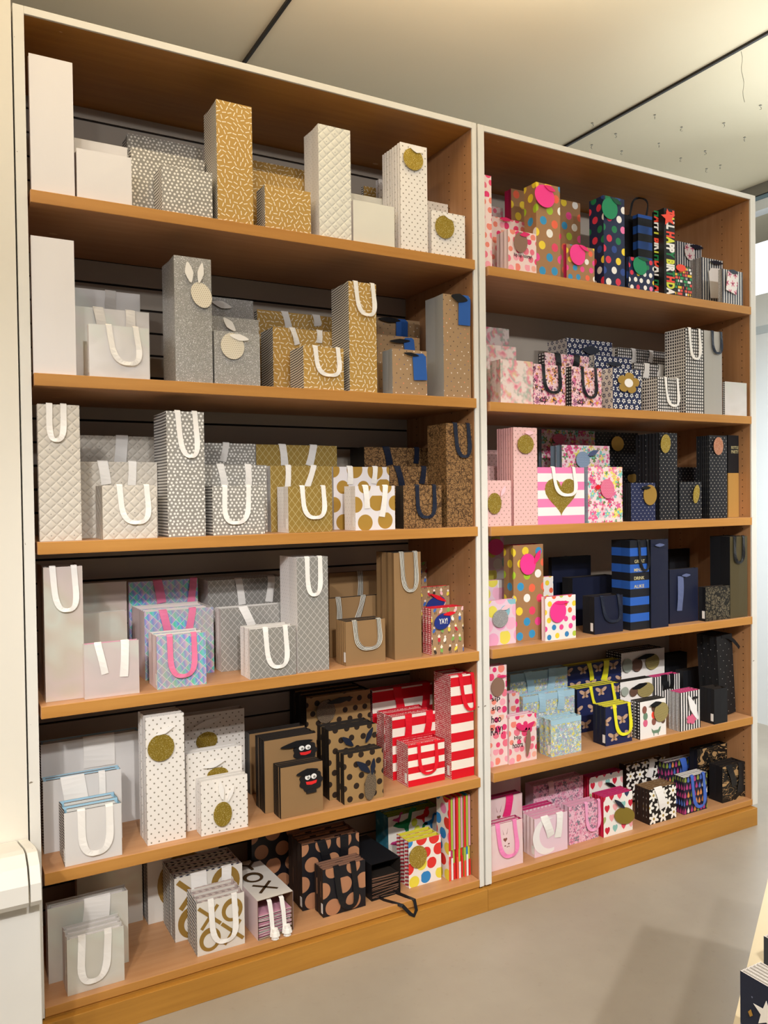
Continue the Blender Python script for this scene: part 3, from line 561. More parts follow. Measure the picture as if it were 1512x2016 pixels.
boxo('trim_3', 4.45, 4.56, -3.5, 3.2, 3.43, ZC, 'striplight', kind='structure')
boxo('trim_4', 4.474, 4.4805, -.9, 3.2, 2.545, 2.595, 'greyband', kind='structure')
n_ = 5
for x in (1.035, 2.94):
    t = boxo('trim_%d' % n_, x-.007, x+.007, -5.9, 3.1, ZC-.012, ZC+.01, 'strip', kind='structure'); n_ += 1
    b2 = boxo('metal_edge', x-.03, x-.009, -5.9, 3.1, ZC-.006, ZC+.01, 'striplight'); b2.parent = t
random.seed(3)
# little hooks screwed into the ceiling
def hook_mesh():
    mb = MB(); n = 7
    mb.box(-.010, .010, -.010, .010, -.006, 0)
    for i in range(n):
        a0, a1 = PI*1.35*i/n - .4, PI*1.35*(i+1)/n - .4; r = .013
        for (x0, z0, x1, z1) in ((r*math.sin(a0), -.02 - r*math.cos(a0)*-1 - .013, r*math.sin(a1), -.02 - r*math.cos(a1)*-1 - .013),):
            mb.face([(x0, -.003, z0), (x1, -.003, z1), (x1, .003, z1), (x0, .003, z0)])
            mb.face([(x0-.003, 0, z0), (x1-.003, 0, z1), (x1+.003, 0, z1+.003), (x0+.003, 0, z0+.003)])
    return mb.mesh('ceiling_hook', ['hookm'])
HOOKPOS = [(3.086, 0.891), (3.283, 1.04), (3.07, 1.059), (2.879, 0.854), (3.395, 0.867), (3.346, 0.665), (3.105, 0.632), (3.716, 0.815), (3.969, 0.911), (3.94, 0.987), (3.509, 0.525), (3.506, 0.303), (3.67, 0.95), (3.763, 0.588)]
HK = hook_mesh()
for i, (x, y) in enumerate(HOOKPOS):
    o = link('ceiling_hook', HK, None, (x, y, ZC), (0, 0, i*1.7))
    o.scale = (.5, .5, .5)
    tag(o, 'small dull metal hook screwed into the ceiling above the bookcases', 'hook', 'hooks in the ceiling')
# hanging thread from the ceiling strip
mb = MB()
for i in range(10):
    a = lambda k: (.006*math.sin(k*1.3) + .002*k, 0, -.022*k)
    p, q = a(i), a(i+1)
    mb.face([(p[0]-.0012, 0, p[2]), (q[0]-.0012, 0, q[2]), (q[0]+.0012, 0, q[2]), (p[0]+.0012, 0, p[2])])
    mb.face([(p[0], -.0012, p[2]), (q[0], -.0012, q[2]), (q[0], .0012, q[2]), (p[0], .0012, p[2])])
tag(link('loose_thread', mb.mesh('loose_thread', ['hookm']), None, (2.955, .0, ZC-.012)), 'thin loose thread dangling from the dark ceiling strip', 'thread')

# white counter with a rolled nosing at the left
ct = thing('display_counter', 'white counter with a rolled front lip beside the left bookcase', 'counter', (-.6, -.16, 0))
boxo('counter_body', -.55, .566, -.12, .12, 0, .555, 'whitepaint', ct, .003)
def nosing(x0, x1):
    pr = [(.15, .60), (-.06, .655), (-.10, .66), (-.145, .645), (-.168, .61), (-.172, .57), (-.160, .555), (-.152, .57), (-.13, .60), (-.10, .62), (-.06, .62), (.15, .565)]
    mb = MB(); n = len(pr)
    mb.face([(x0, y, z) for y, z in pr]); mb.face([(x1, y, z) for y, z in pr[::-1]])
    for i in range(n):
        a, b = pr[i], pr[(i+1) % n]
        mb.face([(x0, b[0], b[1]), (x0, a[0], a[1]), (x1, a[0], a[1]), (x1, b[0], b[1])])
    return mb
link('rolled_top', nosing(-.55, .536).mesh('rolled_top', ['whitepaint']), ct)
link('end_cap', nosing(.5405, .564).mesh('end_cap', ['whitepaint']), ct)

# ------------------------------------------------------------------ bookcases
DEP = .485; TOP = 2.8401
ZU = ((2.3661, 1.8701, 1.4079, .9561, .4946, .1148), (2.3532, 1.8613, 1.4053, .9552, .4991, .1148))
UN = ((0.0, 1.4786, -.028, 1.4970), (1.5316, 3.0093, 1.5050, 3.0440))
SHELFNAME = ('top', 'second', 'third', 'fourth', 'fifth', 'bottom')
for ui, (a, b, oa, ob) in enumerate(UN):
    lab = ('tall beech bookcase with white edges, slatted back, holding pale and metallic bags', 'tall beech bookcase with white edges, plain back, holding pink, navy and black bags')[ui]
    bk = thing('bookcase', lab, 'bookcase', (oa, 0, 0)); X = -oa
    def P(name, x0, x1, y0, y1, z0, z1, m, bev=0.0): return boxo(name, x0+X, x1+X, y0, y1, z0, z1, m, bk, bev)
    P('side_panel', oa+.0015, a, .004, DEP, .085, TOP, 'wood_up'); 
    sp = P('side_panel', b, ob-.0015, .004, DEP, .085, TOP, 'wood_up')
    P('outer_lining', oa, oa+.0014, .004, DEP, .085, TOP+.020, 'whitepaint'); P('outer_lining', ob-.0014, ob, .004, DEP, .085, TOP+.020, 'whitepaint')
    P('top_panel', a, b, .004, DEP, TOP, TOP+.020, 'wood')
    P('stile', oa, a, -.004, .0038, .088, TOP+.021, 'whitepaint', .0012); P('stile', b, ob, -.004, .0038, .088, TOP+.021, 'whitepaint', .0012)
    P('top_rail', a, b, -.004, .0038, TOP, TOP+.021, 'whitepaint', .0012)
    # shelf peg holes drilled in two columns
    mb = MB()
    for col in (.0434, .147, .40):
        z = .20
        while z < 2.80:
            r = .0026; mb.face([(-.0004, col + r*math.sin(k*PI/4), z + r*math.cos(k*PI/4)) for k in range(8)]); z += .032
    ph = link('peg_holes', mb.mesh('peg_holes', ['hole']), bk, (b+X, 0, 0)); ph['kind'] = 'stuff'
    for si, z in enumerate(ZU[ui]):
        if si < 5: o = P('shelf', a+.0055, b-(.0005 if ui == 0 else .012), -.015, DEP-.012, z-.0345, z, 'wood_top', .0016)
        else: o = P('shelf', a+.001, b-.001, -.003, DEP-.012, z-.026, z, 'wood_top', .0016)
        o.data.materials.append(mat('wood')); o.data.polygons[0].material_index = 1      # darker edge lipping along the front
    if ui == 0:
        bp = P('back_panel', a, b, DEP-.004, DEP+.006, .085, TOP, 'crack')
        z = .09
        sm = None
        while z < TOP-.01:
            zz = min(z+.070, TOP-.001); o = boxo('slat', a+.001+X, b-.001+X, DEP-.011, DEP-.0042, z, zz, 'slat'); o.parent = bp; 
            o.location.x -= bp.location.x; o.location.y -= bp.location.y; o.location.z -= bp.location.z; z += .0775
    else:
        P('back_panel', a, b, DEP-.011, DEP, .085, TOP, 'backpanel')
    px0, px1 = ((-.028, 1.5020), (1.5030, 3.0190))[ui]
    P('plinth', px0, px1, -.020, .02, 0, .080, 'wood_dark', .0015)
    P('plinth_strip', a, b, .004, .02, .080, .0887, 'wood_dark')

BAGS=[
(1,0,'T','plainwhite',0.0106,0.006,0.1128,0.3758,0.022,1,[]),
(1,0,'M','plainwhite',0.1389,0.1,0.15,0.209,0.022,1,[]),
(1,0,'S','plainwhite',0.1292,0.006,0.1505,0.1424,0.051,1,[]),
(1,0,'L','silverdot',0.3321,0.3,0.2485,0.3404,0.0734,1,[]),
(1,0,'M','silverdot',0.3011,0.11,0.2271,0.2184,0.022,1,[]),
(1,0,'S','silverdot',0.3667,0.006,0.1521,0.1415,0.0949,1,[]),
(1,0,'T','goldsprinkle',0.535,0.006,0.1139,0.369,0.1262,1,[]),
(1,0,'M','goldsprinkle',0.6877,0.135,0.2107,0.2314,0.022,1,[]),
(1,0,'L','goldsprinkle',0.7564,0.3,0.2048,0.3342,0.022,1,[]),
(1,0,'S','goldsprinkle',0.6881,0.006,0.1568,0.1399,0.0741,1,[]),
(1,0,'T','quiltwhite',0.875,0.006,0.1166,0.3671,0.1144,1,[]),
(1,0,'S','creamplain',0.9991,0.006,0.1581,0.1423,0.022,1,[]),
(1,0,'M','creamplain',1.0586,0.14,0.1536,0.2184,0.022,1,[]),
(1,0,'L','goldsprinkle2',1.2499,0.4,0.1,0.364,0.022,1,[]),
(1,0,'L','whitedot',1.277,0.33,0.1976,0.3721,0.022,1,[]),
(1,0,'M','whitedot',1.2925,0.15,0.1821,0.2484,0.022,1,[]),
(1,0,'T','whitedot',1.1822,0.006,0.1092,0.3697,0.1245,7,[('leaf','white',0.0079,0.351,0.0262,0.0122,-5),('disc','goldglitter',-0.0056,0.3163,0.0404,0.0376,0)]),
(1,0,'S','whitedot',1.307,0.006,0.1429,0.158,0.022,1,[('disc','goldglitter',-0.0204,0.1026,0.0396,0.0397,0),('leaf','white',-0.0028,0.1393,0.0309,0.0068,-20)]),
(1,1,'T','plainwhite2',0.0061,0.006,0.1117,0.3774,0.022,1,[]),
(1,1,'L','pearlwhite',0.1609,0.3,0.2025,0.3201,0.022,1,[('strip','white',0.0071,0.2899,0.0167,0.0375,3)]),
(1,1,'M','pearlwhite',0.1342,0.13,0.2174,0.2245,0.022,1,[('strip','white',-0.0362,0.1967,0.0145,0.0375,-10),('strip','white',0.052,0.2,0.014,0.0305,0)]),
(1,1,'S','pearlwhite',0.1526,0.006,0.1688,0.1503,0.022,1,[('loop','white',-0.0298,0.1541,0.0453,0.1503,0.0243,0.0429,0.0163),('stk',)]),
(1,1,'T','silverglitter',0.398,0.006,0.1129,0.3756,0.1413,1,[('leaf','white',-0.014,0.3272,0.0315,0.013,100),('leaf','white',0.0208,0.329,0.032,0.0101,80),('disc','dotcream',0.0232,0.2637,0.03,0.0393,25)]),
(1,1,'L','silverglitter',0.6027,0.3,0.1494,0.3393,0.022,1,[('leaf','white',-0.0414,0.3131,0.0356,0.0126,-10)]),
(1,1,'M','silverglitter',0.5435,0.12,0.1605,0.2338,0.022,1,[('leaf','white',-0.0225,0.2082,0.028,0.0129,-45)]),
(1,1,'S','silverglitter',0.5165,0.006,0.1471,0.1638,0.022,1,[('disc','dotcream',-0.0176,0.1181,0.0376,0.0402,20),('leaf','white',0.0034,0.1461,0.0314,0.0103,-8)]),
(1,1,'L','goldsprinkle',0.7665,0.3,0.3128,0.3127,0.031,1,[('strip','white',-0.0461,0.2865,0.0124,0.0315,-15),('strip','white',0.072,0.2976,0.0142,0.0234,-8)]),
(1,1,'M','goldsprinkle',0.7629,0.145,0.2316,0.223,0.1128,1,[('strip','white',-0.0379,0.2012,0.0094,0.0326,-18),('strip','white',0.0532,0.2035,0.0104,0.0221,3)]),
(1,1,'S','goldsprinkle',0.8116,0.006,0.1443,0.1409,0.1115,1,[('loop','white',-0.0318,0.1502,0.0494,0.1461,0.0186,0.049,0.0163)]),
(1,1,'T','goldsprinkle',0.9779,0.006,0.1038,0.3672,0.1327,1,[('loop','white',-0.0277,0.3687,0.0363,0.3665,0.0163,0.2597,0.0163)]),
(1,1,'L','kraftmotif',1.257,0.32,0.1917,0.3371,0.022,1,[('rect','bluetag',0.01,0.302,0.0262,0.0343,0),('leaf','black',-0.0472,0.329,0.05,0.0105,0)]),
(1,1,'M','kraftmotif',1.1678,0.16,0.1805,0.235,0.022,1,[('rect','bluetag',0.0403,0.2016,0.0221,0.0295,5),('leaf','black',-0.0007,0.2159,0.0444,0.0082,5)]),
(1,1,'S','kraftmotif',1.1418,0.006,0.1396,0.1567,0.0693,1,[('rect','bluetag',0.0357,0.0991,0.0264,0.0459,3),('leaf','black',0.0003,0.1396,0.0313,0.0067,-5)]),
(1,1,'T','kraftmotif',1.352,0.006,0.1162,0.3664,0.1176,1,[('rect','bluetag',0.0285,0.3139,0.0253,0.0531,0),('leaf','black',0.0053,0.3546,0.0363,0.0161,-8)]),
(1,2,'T','quiltcream',0.0145,0.012,0.1101,0.3807,0.022,1,[('loop','white',-0.0244,0.3812,0.0127,0.3837,-0.0079,0.281,0.0163)]),
(1,2,'L','quiltcream',0.1673,0.3,0.2334,0.3187,0.022,1,[('strip','white',0.01,0.2748,0.0189,0.0459,5)]),
(1,2,'M','quiltcream',0.1397,0.13,0.2281,0.2277,0.022,1,[('strip','white',-0.0434,0.1975,0.0146,0.0379,-8),('strip','white',0.0376,0.1906,0.0118,0.0337,3)]),
(1,2,'S','quiltcream',0.1816,0.008,0.1538,0.1546,0.1042,1,[('loop','white',-0.0294,0.154,0.0469,0.1537,0.0177,0.0466,0.0163)]),
(1,2,'T','silverdot',0.3687,0.012,0.1138,0.3753,0.1544,1,[('loop','white',-0.0239,0.3744,0.0278,0.3754,0.0134,0.241,0.0163)]),
(1,2,'L','silverdot',0.5694,0.3,0.1818,0.303,0.022,1,[('strip','white',-0.021,0.2724,0.0112,0.0326,12)]),
(1,2,'M','silverdot',0.5138,0.12,0.2103,0.2212,0.022,1,[('strip','white',-0.0463,0.1858,0.0115,0.0329,-12),('strip','white',0.0397,0.1859,0.0108,0.0334,0)]),
(1,2,'S','silverdot',0.5054,0.012,0.1675,0.1516,0.0823,1,[('loop','white',-0.0452,0.1487,0.0312,0.1483,-0.0128,0.0375,0.0163)]),
(1,2,'L','golddiamond',0.7548,0.3,0.3147,0.3016,0.022,1,[('strip','white',-0.0556,0.2669,0.0136,0.0374,-6),('strip','white',0.0532,0.2684,0.0141,0.0398,14)]),
(1,2,'M','golddiamond',0.7365,0.12,0.2249,0.2195,0.0457,1,[('strip','white',-0.0515,0.1814,0.0099,0.0377,3),('strip','white',0.0309,0.1842,0.0102,0.0355,20)]),
(1,2,'S','golddiamond',0.7523,0.008,0.1527,0.1487,0.0938,1,[('loop','white',-0.0287,0.1472,0.0457,0.15,0.0152,0.0473,0.0163),('stk',)]),
(1,2,'M','golddisc',0.972,0.13,0.2223,0.2181,0.0274,1,[('strip','white',-0.048,0.1874,0.0108,0.031,0),('strip','white',0.0489,0.1875,0.0098,0.0286,8)]),
(1,2,'S','golddisc',0.9932,0.008,0.1529,0.1491,0.0819,1,[('strip','white',-0.0365,0.1134,0.0105,0.0407,-4),('strip','white',0.031,0.0961,0.0101,0.0522,8),('stk',)]),
(1,2,'L','kraftfloral',1.1841,0.3,0.2826,0.3006,0.1179,1,[('strip','navy',-0.0408,0.2728,0.0142,0.0401,-12),('strip','navy',0.0865,0.2745,0.0111,0.0346,5)]),
(1,2,'M','kraftfloral',1.2021,0.14,0.1624,0.22,0.022,1,[('strip','navy',-0.0411,0.1938,0.0122,0.0468,-15),('strip','navy',0.0575,0.194,0.0112,0.0357,10)]),
(1,2,'S','kraftfloral',1.1806,0.008,0.157,0.1499,0.0541,1,[('loop','navy',-0.025,0.1482,0.0457,0.1501,0.0106,0.0383,0.0163)]),
(1,2,'T','kraftfloral',1.3627,0.012,0.1119,0.3718,0.125,1,[('loop','navy',-0.0191,0.3705,0.0372,0.3712,0.0172,0.2532,0.0169)]),
(1,3,'T','pearl',0.0234,0.0305,0.1035,0.378,0.1523,1,[('loop','white',-0.0283,0.3773,0.0285,0.3733,0.009,0.2556,0.0163)]),
(1,3,'L','pearl',0.1721,0.34,0.1397,0.2958,0.022,1,[]),
(1,3,'M','pearl',0.1489,0.2,0.1342,0.2179,0.022,1,[]),
(1,3,'S','pearlpink',0.123,0.0054,0.1519,0.1555,0.022,1,[('strip','white',-0.0292,0.1094,0.0097,0.0425,-12),('strip','white',0.0343,0.1001,0.0114,0.0469,3)]),
(1,3,'L','holo',0.3216,0.355,0.2327,0.29,0.022,1,[('strip','pink',-0.0152,0.255,0.0152,0.041,-10),('strip','pink',0.095,0.2448,0.0124,0.0501,8)]),
(1,3,'M','holo',0.3274,0.16,0.2205,0.2129,0.1765,1,[('strip','pink',-0.0449,0.1763,0.0122,0.0408,-12),('strip','pink',0.0333,0.1721,0.0115,0.0388,12)]),
(1,3,'S','holo',0.3283,0.012,0.1486,0.158,0.102,2,[('loop','pink',-0.0361,0.1553,0.0369,0.1507,0.0019,0.0349,0.0169),('stk',)]),
(1,3,'L','silverlattice',0.5827,0.33,0.2875,0.281,0.1231,1,[('strip','white',-0.0284,0.2358,0.013,0.0455,-8),('strip','white',0.0831,0.234,0.0135,0.0406,8)]),
(1,3,'M','silverlattice',0.5686,0.15,0.2357,0.2044,0.0587,1,[('strip','white',-0.027,0.1811,0.014,0.0401,-25)]),
(1,3,'S','silverlattice',0.6088,-0.01,0.1547,0.1565,0.0888,2,[('loop','white',-0.0256,0.1456,0.041,0.1451,0.0156,0.0325,0.0163)]),
(1,3,'T','silverlattice',0.7743,-0.0017,0.1095,0.3706,0.1451,1,[('loop','white',-0.0201,0.3699,0.0254,0.3687,0.0025,0.2498,0.0163)]),
(1,3,'L','kraftplain',1.0404,0.32,0.2087,0.2817,0.022,1,[('strip','stripe',0.0233,0.2392,0.0108,0.0477,0)]),
(1,3,'M','kraftplain',0.9682,0.17,0.2015,0.208,0.022,1,[('strip','stripe',-0.0642,0.1683,0.0099,0.0377,-3),('strip','stripe',0.0212,0.1695,0.0102,0.0398,18)]),
(1,3,'S','kraftplain',0.952,0.0115,0.1512,0.1476,0.076,5,[('loop','stripe',-0.0427,0.1558,0.0488,0.149,0.0108,0.0524,0.0163),('stk',)]),
(1,3,'T','kraftplain',1.1408,0.0116,0.1088,0.3696,0.1244,3,[('loop','stripe',-0.0244,0.3722,0.0306,0.3682,0.0077,0.2369,0.0163)]),
(1,3,'L','kraftkids',1.4484,0.33,0.0262,0.304,0.022,1,[]),
(1,3,'M','kraftkids',1.348,0.17,0.1266,0.2223,0.022,1,[('disc','bluetag2',-0.0036,0.1588,0.0431,0.0252,15),('leaf','red',0.0066,0.1804,0.0399,0.0078,-25)]),
(1,3,'S','kraftkids',1.2894,0.0089,0.1368,0.1654,0.0593,3,[('disc','bluetag2',-0.0264,0.1188,0.0364,0.0274,20),('leaf','red',0.0023,0.1444,0.0266,0.0074,5),('text','YAY!','white',-0.0245,0.1186,0.0176,0.0106)]),
(1,4,'L','whiteblue',0.0293,0.24,0.2954,0.2859,0.045,1,[('strip','white',0.0211,0.2346,0.0467,0.0419,0)]),
(1,4,'M','whiteblue',0.02,0.12,0.2209,0.2107,0.045,2,[('strip','white',-0.0234,0.1768,0.0331,0.0483,-8),('strip','white',0.054,0.1712,0.0094,0.0402,0)]),
(1,4,'S','whiteblue',0.0606,-0.0009,0.1552,0.1512,0.1061,2,[('loop','white',-0.0324,0.1522,0.0439,0.1489,0.0059,0.0258,0.0208),('stk',)]),
(1,4,'T','whitedot',0.2932,0.02,0.1145,0.381,0.0948,3,[('disc','goldglitter',-0.0146,0.2881,0.0394,0.0399,0),('leaf','white',-0.0027,0.3381,0.0286,0.0089,20)]),
(1,4,'L','whitedot',0.4906,0.32,0.2122,0.2877,0.045,1,[('disc','goldglitter',-0.032,0.1956,0.0375,0.0307,0),('leaf','white',-0.031,0.2568,0.052,0.0112,15)]),
(1,4,'M','whitedot',0.4237,0.0631,0.1791,0.2388,0.045,2,[('disc','goldglitter',0.0076,0.1635,0.0335,0.021,0),('leaf','white',-0.0052,0.1984,0.0357,0.0112,10)]),
(1,4,'S','whitedot',0.4506,0.0026,0.148,0.1655,0.0479,2,[('disc','goldglitter',-0.009,0.0587,0.0291,0.0375,0),('leaf','white',-0.0133,0.1327,0.0304,0.0091,100),('leaf','white',0.017,0.1178,0.0261,0.0064,65)]),
(1,4,'L','kraftface',0.6992,0.26,0.2075,0.2098,0.045,1,[]),
(1,4,'M','kraftface',0.6818,0.0712,0.1854,0.2366,0.0854,3,[('face',0.0486,0.1834,0.0417,0.0331),('leaf','black',0.0165,0.2133,0.0589,0.011,5)]),
(1,4,'S','kraftface',0.7087,0.001,0.1473,0.1641,0.0605,4,[('face',0.0297,0.1083,0.0397,0.0355),('leaf','black',0.0151,0.1394,0.0395,0.0118,5)]),
(1,4,'L','kraftblackdot',0.9321,0.3,0.2638,0.2956,0.1589,3,[('disc','tweed',-0.0577,0.2381,0.0388,0.0426,0),('leaf','black',0.0001,0.273,0.0545,0.0111,5)]),
(1,4,'M','kraftblackdot',0.9105,0.0665,0.1833,0.2359,0.0948,3,[('leaf','navy',-0.0253,0.1932,0.0283,0.0113,-40),('leaf','navy',0.0577,0.203,0.0291,0.0103,60)]),
(1,4,'S','kraftblackdot',0.9355,0.0033,0.1485,0.1679,0.0607,4,[('leaf','navy',-0.0068,0.119,0.0344,0.0134,-42),('leaf','navy',0.0296,0.1155,0.0286,0.0095,82),('disc','tweed',0.0204,0.0498,0.0228,0.0482,-5)]),
(1,4,'L','redstripe',1.2051,0.3,0.2695,0.2865,0.045,1,[('strip','red',-0.0178,0.2289,0.0177,0.0384,-12),('strip','red',0.1025,0.229,0.0169,0.0359,5)]),
(1,4,'M','redstripe',1.1908,0.125,0.1838,0.2283,0.1138,2,[('strip','red',-0.0267,0.1821,0.014,0.0392,3),('strip','red',0.0583,0.1785,0.0144,0.0367,12)]),
(1,4,'S','redstripe',1.2018,0.0345,0.1535,0.1489,0.0805,1,[('loop','red',-0.0336,0.1484,0.0384,0.1475,0.0048,0.0406,0.0143),('stk',)]),
(1,4,'T','redstripe',1.3756,0.0205,0.099,0.3748,0.1118,1,[('loop','red',-0.0085,0.3711,0.0461,0.3713,0.0356,0.2463,0.0156),('stk',)]),
(1,5,'XL','whiteiri',0.1389,0.34,0.2061,0.2802,0.045,1,[]),
(1,5,'L','whiteiri',0.0243,0.112,0.2273,0.2196,0.045,1,[('strip','white',0.0225,0.1892,0.0375,0.0342,5)]),
(1,5,'S','whiteiri',0.0634,0.022,0.1571,0.1605,0.0854,3,[('loop','white',-0.0378,0.1503,0.0338,0.1517,-0.0105,0.0296,0.0208)]),
(1,5,'L','goldxo',0.3533,0.3,0.2422,0.2808,0.0934,2,[]),
(1,5,'M','goldxo',0.4018,0.145,0.224,0.2037,0.1447,3,[('strip','white',-0.0343,0.1596,0.0257,0.0509,0),('strip','white',0.0559,0.1775,0.0165,0.0345,5)]),
(1,5,'S','goldxo',0.4395,0.0302,0.1523,0.1644,0.1085,3,[('loop','white',-0.0317,0.1464,0.0429,0.1475,0.0109,0.0308,0.0182)]),
(1,5,'L','blackcopper',0.7151,0.3,0.1832,0.2284,0.045,1,[]),
(1,5,'M','blackcopper',0.8286,0.1194,0.2186,0.2235,0.1217,3,[('strip','black',-0.0258,0.1884,0.0153,0.0466,-15),('strip','black',0.0483,0.1865,0.0157,0.0443,3),('stk',)]),
(1,5,'S','blackcopper',0.8703,0.0439,0.1605,0.1603,0.0647,4,[('loop','black',-0.0306,0.1524,0.0329,0.1547,0.018,0.0171,0.0208),('stk',)]),
(1,5,'L','dinoparty',1.2442,0.26,0.2304,0.1874,0.0995,1,[('dino',)]),
(1,5,'S','balloons',1.2213,0.0724,0.1383,0.1664,0.0859,3,[('disc','goldglitter',-0.0341,0.1101,0.0369,0.0402,10)]),
(2,0,'T','pinkdot',1.5371,0.006,0.0321,0.3343,0.022,1,[]),
(2,0,'L','pinkdot',1.7526,0.3,0.096,0.3543,0.022,1,[]),
(2,0,'M','pinkdot',1.648,0.12,0.1707,0.2377,0.022,1,[('leaf','magenta',-0.0195,0.2312,0.0289,0.0076,0)]),
(2,0,'S','pinkdot',1.6437,0.006,0.1339,0.1535,0.0719,3,[('disc','krafttag',-0.0136,0.1093,0.032,0.0385,-12),('leaf','magenta',0.0047,0.1401,0.0246,0.0089,10),('text','hip hip hooray!','black',0.0019,0.0633,0.0426,0.0104)]),
(2,0,'L','kraftconfetti',1.8286,0.22,0.3706,0.4065,0.0423,1,[]),
(2,0,'T','kraftconfetti',1.7785,0.006,0.118,0.3512,0.0711,1,[('disc','hotpink',-0.0234,0.3003,0.0488,0.0421,-15),('leaf','hotpink2',0.0014,0.3331,0.0275,0.0106,-15)]),
(2,0,'S','kraftconfetti',1.9273,0.006,0.1454,0.1387,0.018,1,[('disc','hotpink',-0.0231,0.1006,0.0411,0.0402,-15),('leaf','hotpink2',0.0102,0.1299,0.027,0.0078,-20)]),
(2,0,'T','navyconfetti',2.1236,0.006,0.1143,0.3596,0.0815,1,[('disc','greentag',-0.0312,0.3073,0.0433,0.0412,-15),('leaf','greendark',0.0039,0.3408,0.0284,0.0111,-15)]),
(2,0,'S','navyconfetti',2.2611,0.006,0.143,0.1338,0.0143,1,[('disc','greentag',-0.0167,0.1,0.0398,0.0342,-35),('leaf','greendark',0.0041,0.1295,0.0343,0.0073,-5)]),
(2,0,'L','plainblack',2.3538,0.22,0.2642,0.4003,0.022,1,[('loop','black',0.0019,0.4458,0.1003,0.4352,0.0697,0.4834,0.01)]),
(2,0,'T','bluestripe',2.4778,0.16,0.0937,0.3881,0.0308,1,[]),
(2,0,'M','redgold',2.5612,0.3,0.058,0.4005,0.022,1,[]),
(2,0,'T','birthday',2.4659,0.006,0.0642,0.3643,0.0643,1,[('star','coral',-0.0139,0.3235,0.0453,0.0366,10)]),
(2,0,'S','birthdaysmall',2.5472,0.02,0.104,0.1386,0.022,1,[('disc','coral',-0.0247,0.1277,0.0294,0.0152,0)]),
(2,0,'L','navystripe',2.8309,0.26,0.1744,0.349,0.022,1,[('disc','floraltag',-0.0046,0.3049,0.0328,0.0393,20),('leaf','navy',0.041,0.3345,0.047,0.0113,0)]),
(2,0,'M','navystripe',2.8588,0.14,0.1465,0.2455,0.0632,2,[('rect','whitetag',0.0132,0.1333,0.0438,0.0687,5),('leaf','navy',0.0167,0.2281,0.0465,0.0092,0)]),
(2,0,'S','navystripe',2.8303,0.006,0.1367,0.1553,0.022,1,[('rect','floraltag',-0.0133,0.1013,0.0374,0.0485,-12),('leaf','navy',-0.0063,0.1462,0.0321,0.0097,-5)]),
(2,1,'L','watercolor',1.7513,0.3,0.1227,0.3501,0.022,1,[]),
(2,1,'M','watercolor',1.6251,0.13,0.1501,0.2388,0.022,1,[]),
(2,1,'S','watercolor',1.6024,0.006,0.1534,0.1618,0.0633,1,[]),
(2,1,'M','pinkblossom',1.9274,0.14,0.2378,0.2319,0.0388,2,[('strip','black',-0.0501,0.2164,0.0145,0.0476,-5),('strip','black',0.0476,0.2114,0.016,0.0282,10)]),
(2,1,'S','pinkblossom',1.7581,0.006,0.1562,0.1556,0.022,1,[('loop','black',-0.033,0.158,0.0467,0.1649,0.0122,0.0502,0.0156)]),
(2,1,'S','pinkblossom2',1.9479,0.006,0.1576,0.1586,0.0327,1,[('loop','black',-0.0258,0.1539,0.0443,0.1561,0.0141,0.0407,0.0143)]),
(2,1,'L','navydaisy',2.1542,0.26,0.264,0.3311,0.1265,1,[('leaf','navy',-0.0026,0.2855,0.0514,0.0204,0)]),
(2,1,'M','navydaisy',2.1964,0.14,0.2148,0.2435,0.0311,1,[('leaf','navy',-0.0012,0.2094,0.0453,0.01,0)]),
(2,1,'S','navydaisy',2.1663,0.006,0.1597,0.1671,0.066,1,[('flower','goldtag',-0.0002,0.1086,0.0616,0.043,10),('disc','white',-0.0002,0.1086,0.0242,0.0175,0)]),
(2,1,'L','bwgrid',2.5124,0.32,0.3104,0.3277,0.0203,1,[('strip','white',-0.0577,0.2956,0.0125,0.0316,0),('strip','white',0.0529,0.3037,0.0129,0.032,8)]),
(2,1,'M','bwgrid',2.447,0.16,0.2312,0.2298,0.022,1,[('strip','white',-0.0444,0.2012,0.0157,0.0344,8),('strip','white',0.0446,0.2069,0.0173,0.0304,12)]),
(2,1,'S','bwgrid',2.4204,0.006,0.1315,0.1456,0.0838,1,[('loop','white',-0.0212,0.1456,0.0497,0.1457,0.0249,0.0276,0.0143)]),
(2,1,'T','bwgrid',2.5912,0.006,0.1151,0.3664,0.1113,1,[('loop','white',-0.0351,0.3656,0.0263,0.3694,0.0005,0.2359,0.0156)]),
(2,1,'T','silvergrey',2.7094,0.006,0.1156,0.3659,0.022,1,[('loop','navy',-0.0083,0.3683,0.0492,0.3682,0.0203,0.2697,0.0156)]),
(2,1,'S','clearwhite',2.8435,0.006,0.148,0.1509,0.012,3,[]),
(2,2,'L','pinkgold',1.7595,0.32,0.0917,0.3024,0.022,1,[]),
(2,2,'M','pinkgold',1.6484,0.17,0.0742,0.2287,0.022,1,[]),
(2,2,'S','pinkgold',1.5356,0.008,0.1123,0.1695,0.022,1,[('disc','goldglitter',-0.0364,0.0848,0.0321,0.0389,0),('leaf','pinkpale',0.0117,0.1298,0.0217,0.0087,60)]),
(2,2,'T','pinkgold',1.663,0.012,0.1145,0.369,0.0991,7,[('disc','goldglitter',-0.0039,0.3053,0.0394,0.0354,0),('leaf','pinkpale',0.0116,0.3485,0.0207,0.0089,0)]),
(2,2,'M','pinkheart',1.7782,0.012,0.2369,0.2196,0.022,1,[('heart','goldglitter',-0.0024,0.1062,0.0814,0.0722,0),('loop','white',-0.0444,0.2236,0.0599,0.222,0.0255,0.112,0.0169)]),
(2,2,'L','brightfloral',2.077,0.34,0.3105,0.3991,0.022,1,[('disc','dotrose',-0.063,0.3588,0.0336,0.0223,0)]),
